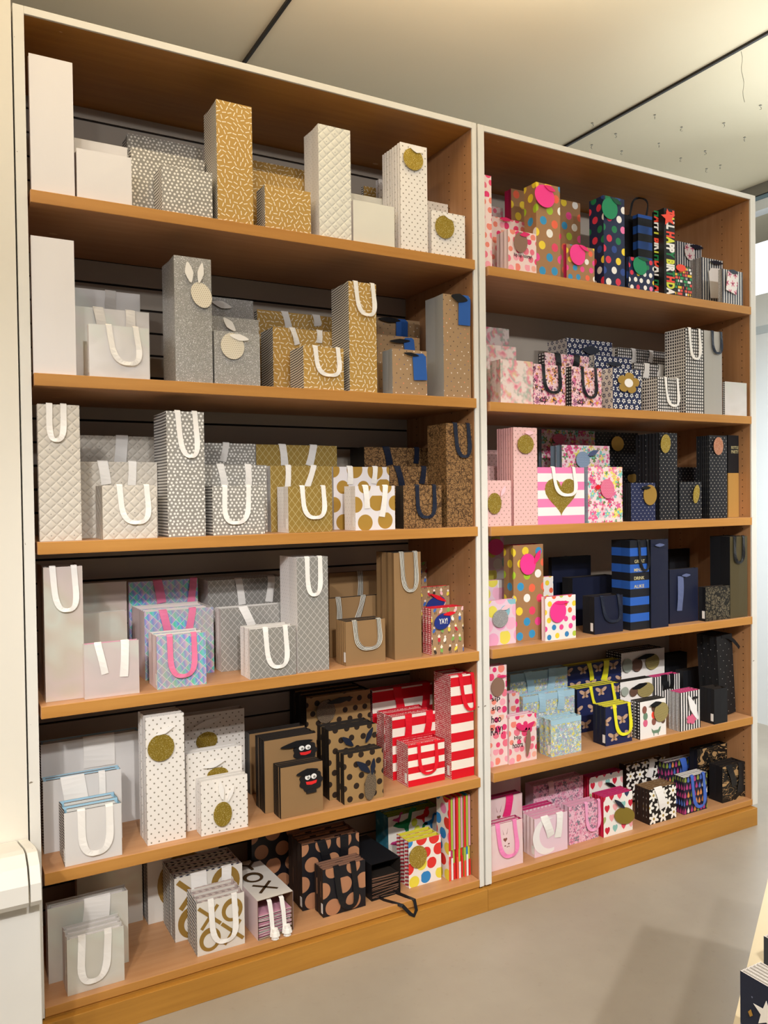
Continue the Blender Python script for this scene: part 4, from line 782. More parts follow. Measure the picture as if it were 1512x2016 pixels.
(2,2,'M','brightfloral',2.0318,0.16,0.2671,0.3189,0.0708,2,[('disc','dotblue',-0.0252,0.2583,0.0392,0.0344,-10),('leaf','bluegrey',0.0298,0.287,0.0309,0.0115,20)]),
(2,2,'S','brightfloral',2.0339,0.012,0.1879,0.2232,0.0211,3,[('disc','dotrose',0.0042,0.135,0.0363,0.0394,15),('leaf','red',-0.0497,0.1416,0.0147,0.0109,0)]),
(2,2,'L','blackdot',2.4,0.35,0.2694,0.3978,0.022,1,[('disc','goldtag',-0.0049,0.3452,0.0395,0.0343,0)]),
(2,2,'M','blackdot',2.4217,0.285,0.184,0.2293,0.022,1,[('disc','goldtag',0.0406,0.1853,0.0297,0.0215,0),('leaf','black',0.0261,0.2094,0.0345,0.0089,0)]),
(2,2,'S','navydot',2.2697,0.012,0.1412,0.158,0.0427,3,[('disc','goldtag',0.0319,0.1073,0.0366,0.0424,-8),('leaf','black',0.006,0.1377,0.0273,0.0081,0)]),
(2,2,'T','blackdot',2.4369,0.012,0.1074,0.369,0.131,7,[('disc','goldglitter',-0.0249,0.3228,0.0305,0.0396,-8)]),
(2,2,'S','blackdot',2.5581,0.012,0.1372,0.1614,0.022,1,[('disc','goldglitter',0.0263,0.1086,0.0198,0.0407,-12)]),
(2,2,'L','blackdot2',2.7893,0.22,0.1274,0.2337,0.022,1,[]),
(2,2,'T','blackdot2',2.7459,0.012,0.1171,0.3661,0.0687,6,[('disc','copperglitter',-0.0074,0.3191,0.0322,0.0397,-8)]),
(2,2,'T','blackgold',2.9316,0.06,0.0737,0.3743,0.022,1,[('text','BOTTLE','pale',0.0088,0.3182,0.0244,0.0072),('text','PARTY','pale',0.0086,0.2986,0.0244,0.0081)]),
(2,3,'L','pastelblob',1.7695,0.34,0.0978,0.3899,0.022,1,[('disc','hotpink',0.0004,0.3477,0.0428,0.0345,0)]),
(2,3,'M','pastelblob',1.6378,0.16,0.1091,0.2308,0.022,1,[]),
(2,3,'S','pastelblob',1.5604,0.0462,0.134,0.1692,0.022,1,[('disc','silverglitter2',-0.0117,0.101,0.0367,0.034,0),('leaf','pinkpale',0.0136,0.1411,0.0241,0.0089,15)]),
(2,3,'T','kraftconfetti',1.6954,0.0601,0.1474,0.3719,0.0592,1,[('disc','hotpink',-0.0088,0.297,0.0365,0.0409,0),('leaf','hotpink2',0.037,0.3235,0.0312,0.0122,60)]),
(2,3,'M','whiteconfetti',1.9316,0.17,0.0565,0.2283,0.022,1,[]),
(2,3,'S','whiteconfetti',1.8083,0.0102,0.1545,0.1703,0.022,1,[('disc','hotpink',-0.0187,0.1109,0.0415,0.0426,0),('leaf','hotpink2',-0.0015,0.1453,0.0377,0.0069,0)]),
(2,3,'L','plainnavy',2.1277,0.34,0.229,0.2878,0.022,1,[('leaf','navy',-0.0428,0.2902,0.034,0.0069,0)]),
(2,3,'M','plainnavy',2.138,0.22,0.2478,0.2055,0.0649,1,[]),
(2,3,'S','plainnavy',2.0679,0.0166,0.1561,0.151,0.0676,1,[('loop','navy',-0.0405,0.1494,0.0508,0.1453,0.0227,0.0476,0.0156),('stk',)]),
(2,3,'T','bluestripe',2.2587,0.0091,0.1091,0.3702,0.1042,1,[('text','GREAT','pale',-0.001,0.2831,0.0293,0.0073),('text','MINDS','pale',-0.0036,0.2475,0.0293,0.0073),('text','DRINK','pale',-0.004,0.2135,0.0293,0.0073),('text','ALIKE','pale',-0.0043,0.1794,0.0293,0.0073),('loop','black',-0.0059,0.3675,0.045,0.3656,0.0246,0.2459,0.0143)]),
(2,3,'T','plainnavy',2.3688,0,0.1024,0.3706,0.022,1,[('leaf','bluegrey',-0.0087,0.3476,0.0278,0.0074,0)]),
(2,3,'L','plainblack',2.8646,0.34,0.1407,0.2918,0.022,1,[]),
(2,3,'S','plainnavy2',2.5228,0.0385,0.1787,0.2343,0.022,1,[('strip','bluegrey',-0.0285,0.1282,0.0171,0.0748,3),('leaf','bluegrey',0.0027,0.2063,0.0271,0.0077,0)]),
(2,3,'S','blackpaisley',2.7043,0.001,0.1601,0.1491,0.0381,1,[('stk',)]),
(2,3,'T','blackolive',2.8648,0,0.1176,0.3658,0.1065,1,[('loop','black',-0.0301,0.3605,0.0298,0.3584,-0.007,0.2497,0.0182)]),
(2,4,'L','pinkdot',1.9518,0.42,0.1391,0.2308,0.04,1,[]),
(2,4,'T','pinkdot',1.5548,0.043,0.0906,0.3789,0.045,2,[('disc','krafttag',-0.002,0.302,0.0311,0.0369,0),('leaf','magenta',0.0168,0.3396,0.0221,0.0059,0),('text','sip','black',-0.0072,0.2569,0.0201,0.0125),('text','sip','black',-0.0058,0.2213,0.0201,0.0126),('text','hoo','black',-0.0063,0.1785,0.0229,0.0148),('text','RAY!','black',-0.0042,0.1323,0.0275,0.0163)]),
(2,4,'M','pinkdot',1.7929,0.22,0.0534,0.2123,0.045,2,[]),
(2,4,'S','pinkdot',1.6464,0.0326,0.1325,0.1794,0.045,2,[('leaf','magenta',-0.0134,0.1356,0.0283,0.012,-20),('leaf','magenta',0.0245,0.1359,0.0287,0.0121,30),('leaf','krafttag',0.0171,0.0768,0.0572,0.0128,85),('text','Hip','black',-0.0261,0.0971,0.0169,0.0105),('text','hoora','black',-0.0265,0.0687,0.0245,0.012)]),
(2,4,'L','bluefloral',1.8846,0.33,0.3188,0.2578,0.045,1,[('strip','skyblue',-0.0553,0.2213,0.0193,0.0507,-12),('strip','skyblue',0.0644,0.2152,0.02,0.0516,8)]),
(2,4,'M','bluefloral',1.8473,0.2,0.2784,0.1948,0.045,1,[('strip','skyblue',-0.0402,0.1539,0.0177,0.0342,0),('strip','skyblue',0.06,0.1526,0.0182,0.0347,5)]),
(2,4,'S','bluefloral',1.8347,0.0151,0.1563,0.1443,0.0672,2,[('stk',)]),
(2,4,'L','navybee',2.2038,0.33,0.3232,0.256,0.045,1,[('strip','yellow',-0.0273,0.2185,0.0118,0.0399,-12),('strip','yellow',0.062,0.217,0.0169,0.0448,12)]),
(2,4,'M','navybee',2.1402,0.2,0.245,0.1886,0.0676,3,[('loop','yellow',-0.0459,0.1804,0.0798,0.1772,0.0384,0.0926,0.0156)]),
(2,4,'S','navybee',2.1152,0.0079,0.147,0.1586,0.0729,3,[('loop','yellow',-0.027,0.1503,0.0551,0.1486,0.0264,0.0382,0.0169),('stk',)]),
(2,4,'L','doggarden',2.5308,0.33,0.2834,0.2802,0.0985,3,[('disc','tweedolive',0.052,0.2227,0.0443,0.0373,0),('leaf','black',0.007,0.2527,0.0593,0.012,5),('disc','brownspot',-0.047,0.2189,0.0331,0.0313,0),('disc','greyspot',-0.1099,0.2224,0.03,0.0328,0)]),
(2,4,'M','doggarden',2.4017,0.21,0.1987,0.1848,0.045,2,[('disc','tweedolive',0.0488,0.1359,0.0493,0.0337,0),('leaf','black',0.0098,0.1576,0.0488,0.0123,8),('disc','brownspot',-0.0244,0.1364,0.0242,0.0211,0),('disc','greyspot',-0.0782,0.1434,0.0215,0.0209,0)]),
(2,4,'S','doggarden',2.2994,-0.0012,0.1521,0.1562,0.0509,3,[('disc','tweedolive',0.0398,0.1023,0.0419,0.0413,20),('leaf','black',0.0054,0.14,0.0346,0.0115,5),('dog',)]),
(2,4,'M','bwstripe',2.6212,0.22,0.1699,0.1791,0.045,2,[('strip','black',-0.0136,0.1338,0.0192,0.0199,-10),('strip','black',0.0289,0.1376,0.013,0.0228,8)]),
(2,4,'S','bwstripe',2.5289,-0.0066,0.13,0.1655,0.058,3,[('leaf','whitetag',0.006,0.097,0.0638,0.0186,-62),('flower','rose',-0.0005,0.0471,0.0318,0.022,0),('leaf','black',0.0186,0.1377,0.0221,0.0068,0)]),
(2,4,'L','plainblack',2.8546,0.36,0.1507,0.2336,0.045,1,[]),
(2,4,'M','plainblack',2.8386,0.24,0.1667,0.1781,0.045,1,[]),
(2,4,'S','plainblack',2.7431,-0.01,0.0869,0.1541,0.0733,2,[('stk',)]),
(2,5,'L','pinkdeer',1.7748,0.34,0.1695,0.2144,0.045,1,[]),
(2,5,'M','pinkdeer',1.6512,0.17,0.1643,0.2031,0.045,2,[('strip','hotpink2',0.0074,0.1571,0.0176,0.0354,15),('deer',-0.0364,0.1463,0.0213,0.0172)]),
(2,5,'S','pinkdeer',1.5459,0.0254,0.1553,0.1712,0.045,2,[('loop','neonpink',-0.0427,0.1593,0.0374,0.1536,0.0128,0.0455,0.0182),('deer',-0.0065,0.1257,0.0203,0.0163)]),
(2,5,'M','pinkspots',1.8442,0.2,0.1641,0.1119,0.045,2,[]),
(2,5,'S','moonpink',1.7647,0.0332,0.1668,0.15,0.069,3,[('moon',-0.0218,0.0739,0.071,0.0553),('strip','white',-0.0184,0.1077,0.0178,0.0384,-22),('strip','white',0.0362,0.104,0.016,0.0465,8),('stk',)]),
(2,5,'L','roses',1.9641,0.28,0.2801,0.1653,0.0552,1,[('strip','pinkpale',-0.0463,0.1466,0.0153,0.0339,0)]),
(2,5,'S','roses',1.9564,0.0516,0.1579,0.1532,0.049,2,[('loop','lilac',0.0099,0.1555,0.079,0.15,0.0458,0.0401,0.0156)]),
(2,5,'M','hearts',2.2616,0.26,0.202,0.1543,0.0488,3,[('leaf','black',0.0171,0.1059,0.0356,0.0088,-25)]),
(2,5,'S','hearts',2.1261,0.0344,0.1629,0.1647,0.0681,4,[('disc','goldolive',0.0279,0.0723,0.0557,0.0343,-15),('leaf','navy',-0.0015,0.1271,0.0375,0.0098,-38)]),
(2,5,'L','daisies',2.476,0.25,0.2508,0.1739,0.045,1,[('strip','white',0.0254,0.1404,0.0177,0.0436,15)]),
(2,5,'S','daisies',2.3823,0.0298,0.163,0.1491,0.0802,5,[('strip','white',-0.0152,0.1086,0.0213,0.0504,-18)]),
(2,5,'M','drops',2.6711,0.2,0.2105,0.1659,0.045,2,[('strip','royalblue',0.0134,0.1445,0.0184,0.0366,-12),('strip','royalblue',0.053,0.1515,0.0159,0.035,12)]),
(2,5,'S','drops',2.5939,0.0303,0.1497,0.1625,0.056,4,[('loop','royalblue',-0.0251,0.1572,0.0479,0.1554,0.0215,0.0228,0.0182)]),
(2,5,'L','tiger',2.8015,0.13,0.2038,0.2241,0.045,1,[]),
(2,5,'S','tiger',2.8491,0.0336,0.1562,0.1637,0.0718,1,[('strip','black',-0.0176,0.1171,0.0174,0.0492,-22),('strip','black',0.0429,0.0927,0.0191,0.0632,4)])]
# ------------------------------------------------------------------ gift bags
def bag_mesh(w, h, t, fm, sm, im, leaves):
    mb = MB(); x0, x1 = -w/2, w/2; g = min(.2*t, .003)
    zs = [0, min(.5*t + .004, .02), h*.55, h]
    def ring(z, gg, bul): return [(x0, 0, z), (0, -bul, z), (x1, 0, z), (x1-gg, t/2, z), (x1, t, z), (x0, t, z), (x0+gg, t/2, z)]
    R = [ring(zs[0], 0, 0), ring(zs[1], g*.5, .0004), ring(zs[2], g, .0012), ring(zs[3], g, .0002)]
    for k in range(3):
        A, B = R[k], R[k+1]
        for i in range(7):
            j = (i+1) % 7; p, q, r, s = A[i], A[j], B[j], B[i]
            if i in (0, 1): mb.face([p, q, r, s], 0, [(c[0]+w/2, c[2]) for c in (p, q, r, s)])
            elif i == 4: mb.face([p, q, r, s], 0, [(w/2-c[0], c[2]) for c in (p, q, r, s)])
            else: mb.face([p, q, r, s], 1, [((c[1] if i in (2, 3) else t-c[1]), c[2]) for c in (p, q, r, s)])
    mb.face([R[0][i] for i in (0, 5, 4, 2, 1)], 1)
    e = .0011; dz = min(.035, h*.3)
    I = [(x0+e, e, h), (0, e, h), (x1-e, e, h), (x1-g-e, t/2, h), (x1-e, t-e, h), (x0+e, t-e, h), (x0+g+e, t/2, h)]
    J = [(c[0], c[1], h-dz) for c in I]
    for i in range(7):
        j = (i+1) % 7
        mb.face([R[3][i], R[3][j], I[j], I[i]], 3)
        mb.face([I[i], I[j], J[j], J[i]], 2)
    mb.face([J[i] for i in range(7)], 2)
    # folded flaps inside the mouth
    k = int((t - .006)/.0065) if leaves else 0
    for i in range(k):
        y = .004 + (t-.008)*(i+.5)/k; dx = .004 + .006*random.random(); zt = h - .001 - .005*random.random()
        mb.box(x0+g+dx, x1-g-dx, y-.0012, y+.0012, h-dz+.001, zt, (2, 3, 2, 0)[i % 4])
    return mb.mesh('gift_bag', [fm, sm, im, sm])
def arc(cx, cy, rx, ry, n=20, rot=0.0):
    c, s = math.cos(rot), math.sin(rot); o = []
    for i in range(n):
        a = 2*PI*i/n; x, y = rx*math.cos(a), ry*math.sin(a); o.append((cx + x*c - y*s, cy + x*s + y*c))
    return o
def ribbon(path, wd, m, name='ribbon_handle', pinch=0.0):      # path: (u, y, v) points on the face plane
    mb = MB(); L = []; Rr = []; n = len(path); acc = 0.0; S = []
    for i in range(n):
        a = Vector(path[max(0, i-1)]); b = Vector(path[min(n-1, i+1)]); d = b-a; d.y = 0
        if d.length < 1e-6: d = Vector((0, 0, -1))
        d.normalize(); p = Vector(path[i]); nrm = Vector((d.z, 0, -d.x))
        if i: acc += (p - Vector(path[i-1])).length
        tw = .0012*math.sin(i*.9)
        hw = wd*(1 - pinch*max(0, 1 - abs(2*i/(n-1)-1)*2.2)); L.append(p + nrm*hw/2 + Vector((0, tw, 0))); Rr.append(p - nrm*hw/2 - Vector((0, tw, 0))); S.append(acc)
    e = Vector((0, .0005, 0))
    for i in range(n-1):
        q = [L[i], Rr[i], Rr[i+1], L[i+1]]; uv = [(0, S[i]), (wd, S[i]), (wd, S[i+1]), (0, S[i+1])]
        mb.face([c - e for c in q], 0, uv); mb.face([c + e for c in q[::-1]], 0, uv[::-1])
    return mb.mesh(name, [m], smooth=False)
def loop_path(ua, va, ub, vb, um, vm, h, n=20):
    va = min(va, h); vb = min(vb, h)
    P = [(ua, .007, h-.02), (ua, .003, h+.004), (ua, -.002, h+.002)]; dv = (ua+ub)/2
    for i in range(n+1):
        t = i/n; s = max(0, min(1, (t-.12)/.76)); s = s*s*(3-2*s); q = abs(2*t-1)
        P.append((ua + (ub-ua)*s + (um-dv)*(1-q*q), -.004 - .006*math.sin(PI*t), (va + (vb-va)*t)*q**2.6 + vm*(1-q**2.6)))
    return P + [(ub, -.002, h+.002), (ub, .003, h+.004), (ub, .007, h-.02)]
def flat(name, pts, m, par, y=-.0035, th=.0012):
    mb = MB(); cx = sum(p[0] for p in pts)/len(pts); cy = sum(p[1] for p in pts)/len(pts)
    return link(name, mb.prism([(p[0]-cx, p[1]-cy) for p in pts], -th/2, th/2).mesh(name, [m]), par, (cx, y, cy))
TEXTS = []
def word(name, s, m, par, u, v, rx, ry, y=-.0008, rot=0.0):
    d = bpy.data.curves.new(name, 'FONT'); d.body = s; d.size = .02; d.extrude = .0002; d.align_x = 'CENTER'; d.align_y = 'CENTER'; d.resolution_u = 3; d.offset = .0002
    for mm in (m if isinstance(m, list) else [m]): d.materials.append(mat(mm))
    o = link(name, d, par, (u, y, v), (PI/2, rot, 0)); TEXTS.append((o, rx, ry)); return o
def lozenge(u, v, r, ang, wd=.4, n=14):
    return arc(u, v, r, r*wd, n, ang)
def accessories(root, h, w, acc, t, topy=-.0042):
    words = []
    for a in acc:
        k = a[0]
        if k == 'loop':
            link('ribbon_handle', ribbon(loop_path(*a[2:8], h), a[8], a[1], pinch=.4), root); words.append(a[1])
        elif k == 'strip':
            u, v, rx, ry, rot = a[2:]; vt = min(v+ry, h); vb = max(.01, v-ry); sx = math.tan(math.radians(rot))*(vt-vb)/2
            P = [(u+sx, .007, h-.02), (u+sx, .003, h+.004), (u+sx, -.002, h+.001)] if vt > h-.03 else []
            P += [(u + sx*(1-2*i/6), -.003 - .004*math.sin(PI*i/6), vt + (vb-vt)*i/6) for i in range(7)]
            link('ribbon_handle', ribbon(P, rx*2, a[1]), root); words.append(a[1])
        elif k in ('disc', 'rect', 'leaf', 'star', 'heart', 'flower'):
            u, v, rx, ry, rot = a[2:]; r = math.radians(rot); v = min(v, h-.002)
            if k == 'disc': pts = arc(u, v, rx, ry, 24, r); nm = 'gift_tag'
            elif k == 'leaf':
                n = 12; pts = []
                for i in range(n):
                    q = 2*PI*i/n; x = rx*math.cos(q); z = ry*math.sin(q)*(1 - .45*abs(math.cos(q))); pts.append((u + x*math.cos(r) - z*math.sin(r), v + x*math.sin(r) + z*math.cos(r)))
                nm = 'ribbon_bow'
            elif k == 'rect':
                q = [(-rx, -ry), (rx, -ry), (rx, ry*.75), (rx*.6, ry), (-rx*.6, ry), (-rx, ry*.75)]; pts = [(u + x*math.cos(r) - z*math.sin(r), v + x*math.sin(r) + z*math.cos(r)) for x, z in q]; nm = 'gift_tag'
            elif k == 'star': pts = [(u + (rx if i % 2 == 0 else rx*.45)*math.sin(2*PI*i/10 + r)*-1, v + (ry if i % 2 == 0 else ry*.45)*math.cos(2*PI*i/10 + r)) for i in range(10)]; nm = 'gift_tag'
            elif k == 'flower': pts = [(u + rx*(.66 + .34*abs(math.cos(2.5*2*PI*i/40))**.5)*math.cos(2*PI*i/40 + r), v + ry*(.66 + .34*abs(math.cos(2.5*2*PI*i/40))**.5)*math.sin(2*PI*i/40 + r)) for i in range(40)]; nm = 'gift_tag'
            else:
                pts = []
                for i in range(32):
                    q = 2*PI*i/32; x = 16*math.sin(q)**3; z = 13*math.cos(q) - 5*math.cos(2*q) - 2*math.cos(3*q) - math.cos(4*q); pts.append((u - rx*x/16, v + ry*(z+2)/14.5))
                nm = 'glitter_heart'
            y = {'leaf': -.0105, 'heart': -.0016}.get(k, -.008 if not (k == 'disc' and a[1] == 'white') else -.0096)
            o = flat(nm, pts, a[1], root, y); words.append(a[1])
            if k in ('disc', 'rect'): o.rotation_euler = (random.uniform(-.04, .04), 0, random.uniform(-.05, .05))
        elif k == 'text': word('printed_word', a[1], a[2], root, a[3], a[4], a[5], a[6], -.0112 if a[2] == 'white' else -.0012)
        elif k == 'stk':
            o = boxo('price_sticker', -w/2 - .0009, -w/2 - .0002, max(.002, t*.12), max(.002, t*.12) + min(.014, t*.75), .012, .045, 'sticker', root)
        elif k == 'face':
            u, v, rx, ry = a[1:]
            pts = [(u + rx*(1 + .07*math.cos(9*q))*math.cos(q), v + ry*(1 + .07*math.cos(9*q))*math.sin(q)) for q in [2*PI*i/54 for i in range(54)]]
            g = flat('gift_tag', pts, 'fuzz', root, -.0055, .004)
            for sx in (-.32, .22):
                e = flat('eye', arc(sx*rx, .38*ry, .24*rx, .24*ry, 16), 'skin', g, -.0028); flat('pupil', arc(sx*rx + .04*rx, .34*ry, .11*rx, .11*ry, 10), 'ink', g, -.0038)
            flat('mouth', [(-.5*rx, -.02*ry), (-.42*rx, -.28*ry), (0, -.36*ry), (.42*rx, -.25*ry), (.5*rx, 0), (0, -.06*ry)], 'redprint', g, -.0028)
            flat('collar', [(-.45*rx, -1.12*ry), (.45*rx, -1.12*ry), (.42*rx, -.8*ry), (-.42*rx, -.8*ry)], 'fuzz', g, -.0015, .003); words.append('fuzz')
        elif k == 'deer':
            u, v, rx, ry = a[1:]; q = rx
            heart = [(u - q*.45*math.sin(s)**3, v - q*.9 + q*.42*(13*math.cos(s) - 5*math.cos(2*s) - 2*math.cos(3*s) - math.cos(4*s))/15) for s in [2*PI*i/24 for i in range(24)]]
            flat('deer_print', heart, 'brownprint', root, -.0012, .0004)
            for sg in (-1, 1): flat('deer_print', [(u + sg*q*.25, v), (u + sg*q*.42, v + q*.15), (u + sg*q*.62, v + q*1.1), (u + sg*q*.45, v + q*.5)], 'brownprint', root, -.0012, .0004)
            for i in range(6): flat('deer_print', arc(u + q*.5*math.cos(i*2.4) + q*.4, v - q*(1.8 + .25*(i % 3)), q*.12, q*.12, 8), 'brownprint', root, -.0012, .0004)
        elif k == 'moon':
            u, v, rx, ry = a[1:]; pts = [(u + rx*math.cos(s), v + rx*math.sin(s)) for s in [math.radians(60 + 240*i/24) for i in range(25)]] + [(u + rx*.28 + rx*.82*math.cos(s), v + rx*.08 + rx*.82*math.sin(s)) for s in [math.radians(285 - 210*i/20) for i in range(21)]]
            flat('moon_print', pts, 'moonwhite', root, -.0012, .0004)
        elif k == 'dog':
            for p, m in (([(-.020, .012), (.012, .010), (.020, .018), (.026, .036), (.018, .034), (.010, .024), (-.018, .024), (-.030, .034), (-.026, .018)], 'sage'), ([(-.018, .012), (-.014, .012), (-.014, .002), (-.018, .002)], 'sage'), ([(.008, .012), (.012, .012), (.012, .002), (.008, .002)], 'sage')):
                flat('dog_print', [(x + w*.12, z + .004) for x, z in p], m, root, -.0012, .0004)
            random.seed(11)
            for i in range(9): flat('bauble_print', arc(-w*.30 + w*.62*(i % 3)/2 + random.uniform(-.01, .01), h*.42 + h*.36*(i//3)/2, .013, .016, 14), ('rose', 'brownprint', 'brownspot', 'sage', 'coral')[i % 5], root, -.0012 - .0001*i, .0004)
        elif k == 'dino':
            d = [(-.055, .0), (-.03, -.012), (.0, -.02), (.012, -.045), (.022, -.045), (.022, -.015), (.034, .012), (.040, .042), (.058, .046), (.060, .056), (.040, .062), (.026, .052), (.018, .020), (-.01, .012), (-.04, .012)]
            for cx, cz, sc, m in ((-.045, h*.80, .9, 'green'), (.035, h*.86, .55, 'redprint'), (-.075, h*.92, .4, 'magprint'), (.07, h*.70, .55, 'blueprint'), (-.08, h*.45, .5, 'magprint'), (.02, h*.5, .7, 'green')):
                flat('dinosaur_print', [(cx + x*sc, cz + z*sc) for x, z in d], m, root, -.0012, .0004)
            for i, (cx, cz, m) in enumerate(((.0, h*.78, 'yelprint'), (.06, h*.52, 'yelprint'), (.055, h*.92, 'redprint'), (.012, h*.62, 'yelprint'))): flat('balloon_print', arc(cx, cz, .013, .016, 16), m, root, -.0018, .0004)
    return words
def stroke(par, u0, v0, u1, v1, wd, m, nm='printed_letter'):
    d = Vector((u1-u0, v1-v0)); n = Vector((-d.y, d.x)).normalized()*wd/2; j = n*.35
    return flat(nm, [(u0-n.x, v0-n.y), (u1-n.x+j.x, v1-n.y+j.y), (u1+n.x, v1+n.y), (u0+n.x-j.x, v0+n.y-j.y)], m, par, -.0013, .0004)
def ringo(par, u, v, r, wd, m, nm='printed_letter'):
    mb = MB(); n = 26; y = -.0014
    for i in range(n):
        a, b = 2*PI*i/n, 2*PI*(i+1)/n; wa = wd*(1 + .25*math.sin(a)); wb = wd*(1 + .25*math.sin(b))
        mb.face([(r*math.cos(a), 0, r*1.08*math.sin(a)), ((r-wa)*math.cos(a), 0, (r-wa)*1.08*math.sin(a)), ((r-wb)*math.cos(b), 0, (r-wb)*1.08*math.sin(b)), (r*math.cos(b), 0, r*1.08*math.sin(b))][::-1])
    return link(nm, mb.mesh(nm, [m]), par, (u, y, v))
RIB = {'white': 'white ribbon', 'navy': 'navy ribbon', 'black': 'black ribbon', 'red': 'red ribbon', 'pink': 'pink ribbon', 'pinkpale': 'pale ribbon', 'neonpink': 'neon pink ribbon', 'lilac': 'lilac ribbon',
 'yellow': 'yellow ribbon', 'skyblue': 'pale blue ribbon', 'royalblue': 'blue ribbon', 'bluegrey': 'blue ribbon', 'stripe': 'striped ribbon', 'goldglitter': 'gold glitter tag', 'silverglitter2': 'silver glitter tag', 'copperglitter': 'copper glitter tag',
 'goldtag': 'gold tag', 'goldolive': 'olive tag', 'bluetag': 'blue tag', 'bluetag2': 'blue tag', 'krafttag': 'brown tag', 'hotpink': 'hot pink tag', 'greentag': 'green tag', 'coral': 'coral tag', 'dotcream': 'cream oval tag', 'dotrose': 'rose tag',
 'dotblue': 'blue oval tag', 'tweed': 'tweed tag', 'tweedolive': 'woven tag', 'floraltag': 'floral tag', 'whitetag': 'white tag', 'magenta': 'magenta bow', 'fuzz': 'furry tag'}
SZ = {'T': 'tall', 'S': 'small', 'M': 'medium', 'L': 'large', 'XL': 'extra large'}
used_labels = set()
random.seed(21)
for (u, s, size, des, x0, yf, w, h, d, n, acc) in BAGS:
    ph, fm, sm, im = DES[des]
    if des == 'navyconfetti' and size == 'S': fm = 'f_navyconfettisml'
    if des == 'kraftconfetti' and size != 'T': sm = 's_crimson'
    if des == 'kraftfloral' and size == 'T': sm = fm
    lo, hi = UN[u-1][0] - (x0 + w/2) + .0015, UN[u-1][1] - (x0 + w/2) - .0015
    def fit(a):      # keep ribbons and tags clear of the bookcase sides
        if a[0] == 'loop':
            q = list(a); hw = a[8]*.55
            for i in (2, 4, 6): q[i] = max(lo + hw, min(hi - hw, q[i]))
            return tuple(q)
        if a[0] in ('disc', 'rect', 'leaf', 'strip'):
            q = list(a); q[2] = max(lo + q[4], min(hi - q[4], q[2])); return tuple(q)
        return a
    acc = [fit(a) for a in acc]
    if fm + '_' + size in MK: fm = fm + '_' + size
    z = ZU[u-1][s] + .0004; xc = x0 + w/2; t = d/n
    nm, noun = ('bottle_bag', 'bottle bag') if size == 'T' else ('gift_bag', 'gift bag')
    me = bag_mesh(w, h, t - .0006, fm, sm, im, s >= 2)
    deco = bool(acc) or des in ('goldxo', 'birthday')
    if deco:
        root = thing(nm, None, noun, (xc, yf, z)); body = link('bag_body', me, root)
        words = accessories(root, h, w, acc, t)
    else:
        root = tag(link(nm, me, None, (xc, yf, z)), None, noun); words = []
    if des == 'bluefloral' and deco: flat('plain_band', [(-w/2+.0006, h*.86), (w/2-.0006, h*.86), (w/2-.0006, h-.0006), (-w/2+.0006, h-.0006)], 'skyblue', root, -.0013, .0004)
    if des == 'goldxo':
        if size == 'S':
            e = .034
            for cx, cz, o in ((-.036, h*.70, 0), (.036, h*.72, 1), (-.036, h*.27, 1), (.036, h*.30, 0)):
                if o: ringo(root, cx, cz, e, .013, 'xogold')
                else: stroke(root, cx-e, cz+e*1.0, cx+e, cz-e*.9, .013, 'xogold'); stroke(root, cx+e*.8, cz+e*.9, cx-e*.8, cz-e, .013, 'xogold')
        elif size == 'M':
            for cx, cz, o in ((-.055, h*.72, 0), (.055, h*.76, 1), (-.055, h*.26, 1)):
                if o: ringo(root, cx, cz, .048, .02, 'xogold')
                else: stroke(root, cx-.045, cz+.045, cx+.045, cz-.045, .02, 'xogold'); stroke(root, cx+.04, cz+.045, cx-.04, cz-.045, .02, 'xogold')
        else: ringo(root, .0, h*.42, .09, .03, 'xogold')
    if des == 'birthday':
        # multicoloured letters turned a quarter, on the front and on the gusset side of the stack
        wd = word('printed_letters', 'TALL HAPPY BIRTHDA', ['coral', 'skin', 'green', 'yelprint', 'white'], root, .002, h*.5, h*.49, w*.42, -.0012, PI/2)
        wd.data.offset = .0011
        for i, cfm in enumerate(wd.data.body_format): cfm.material_index = (i*3) % 5
        wd2 = word('printed_letters', 'HAPPY BIRTHDAY HAP', ['green', 'skin', 'coral', 'yelprint', 'white'], root, -w/2 - .0012, h*.5, h*.49, d*.42, d*.5, PI/2)
        wd2.rotation_euler = (PI/2, PI/2, 0); wd2.data.offset = .0011
        for i, cfm in enumerate(wd2.data.body_format): cfm.material_index = (i*2) % 5
    pos = 'front of the' if yf < .085 else ('middle of the' if yf < .19 else 'back of the')
    sh = SHELFNAME[s] + ' shelf'
    seen = []
    for q in words:
        r = RIB.get(q)
        if r and r not in seen: seen.append(r)
    seen.sort(key=lambda r: 'tag' not in r)
    base = '%s %s %s' % (SZ[size], ph, noun)
    lab = '%s%s, %s %s' % (base, ' with ' + seen[0] if seen else '', pos, sh)
    if des == 'plainblack' and size == 'L': lab = base + {0: ' behind the blue striped bottle bag, top shelf', 3: ' in the shadowy back corner, fourth shelf', 4: ' at the back above other black bags, fifth shelf'}[s]
    assert lab not in used_labels, lab
    used_labels.add(lab); root['label'] = lab
    root['group'] = '%ss on the %s shelf' % (noun, SHELFNAME[s])
    # the bags stacked flat behind the front one: every one an object of its own
    for k in range(1, n):
        o = link(nm, me, None, (xc + random.uniform(-.0012, .0012), yf + k*t, z), (0, 0, 0))
        o.scale = (1, 1, 1 - random.uniform(0, .004))
        o['label'] = '%s, folded flat, %s in its stack, %s' % (base, ('second', 'third', 'fourth', 'fifth', 'sixth', 'seventh')[k-1], sh)
        tag(o, None, noun, root['group'])
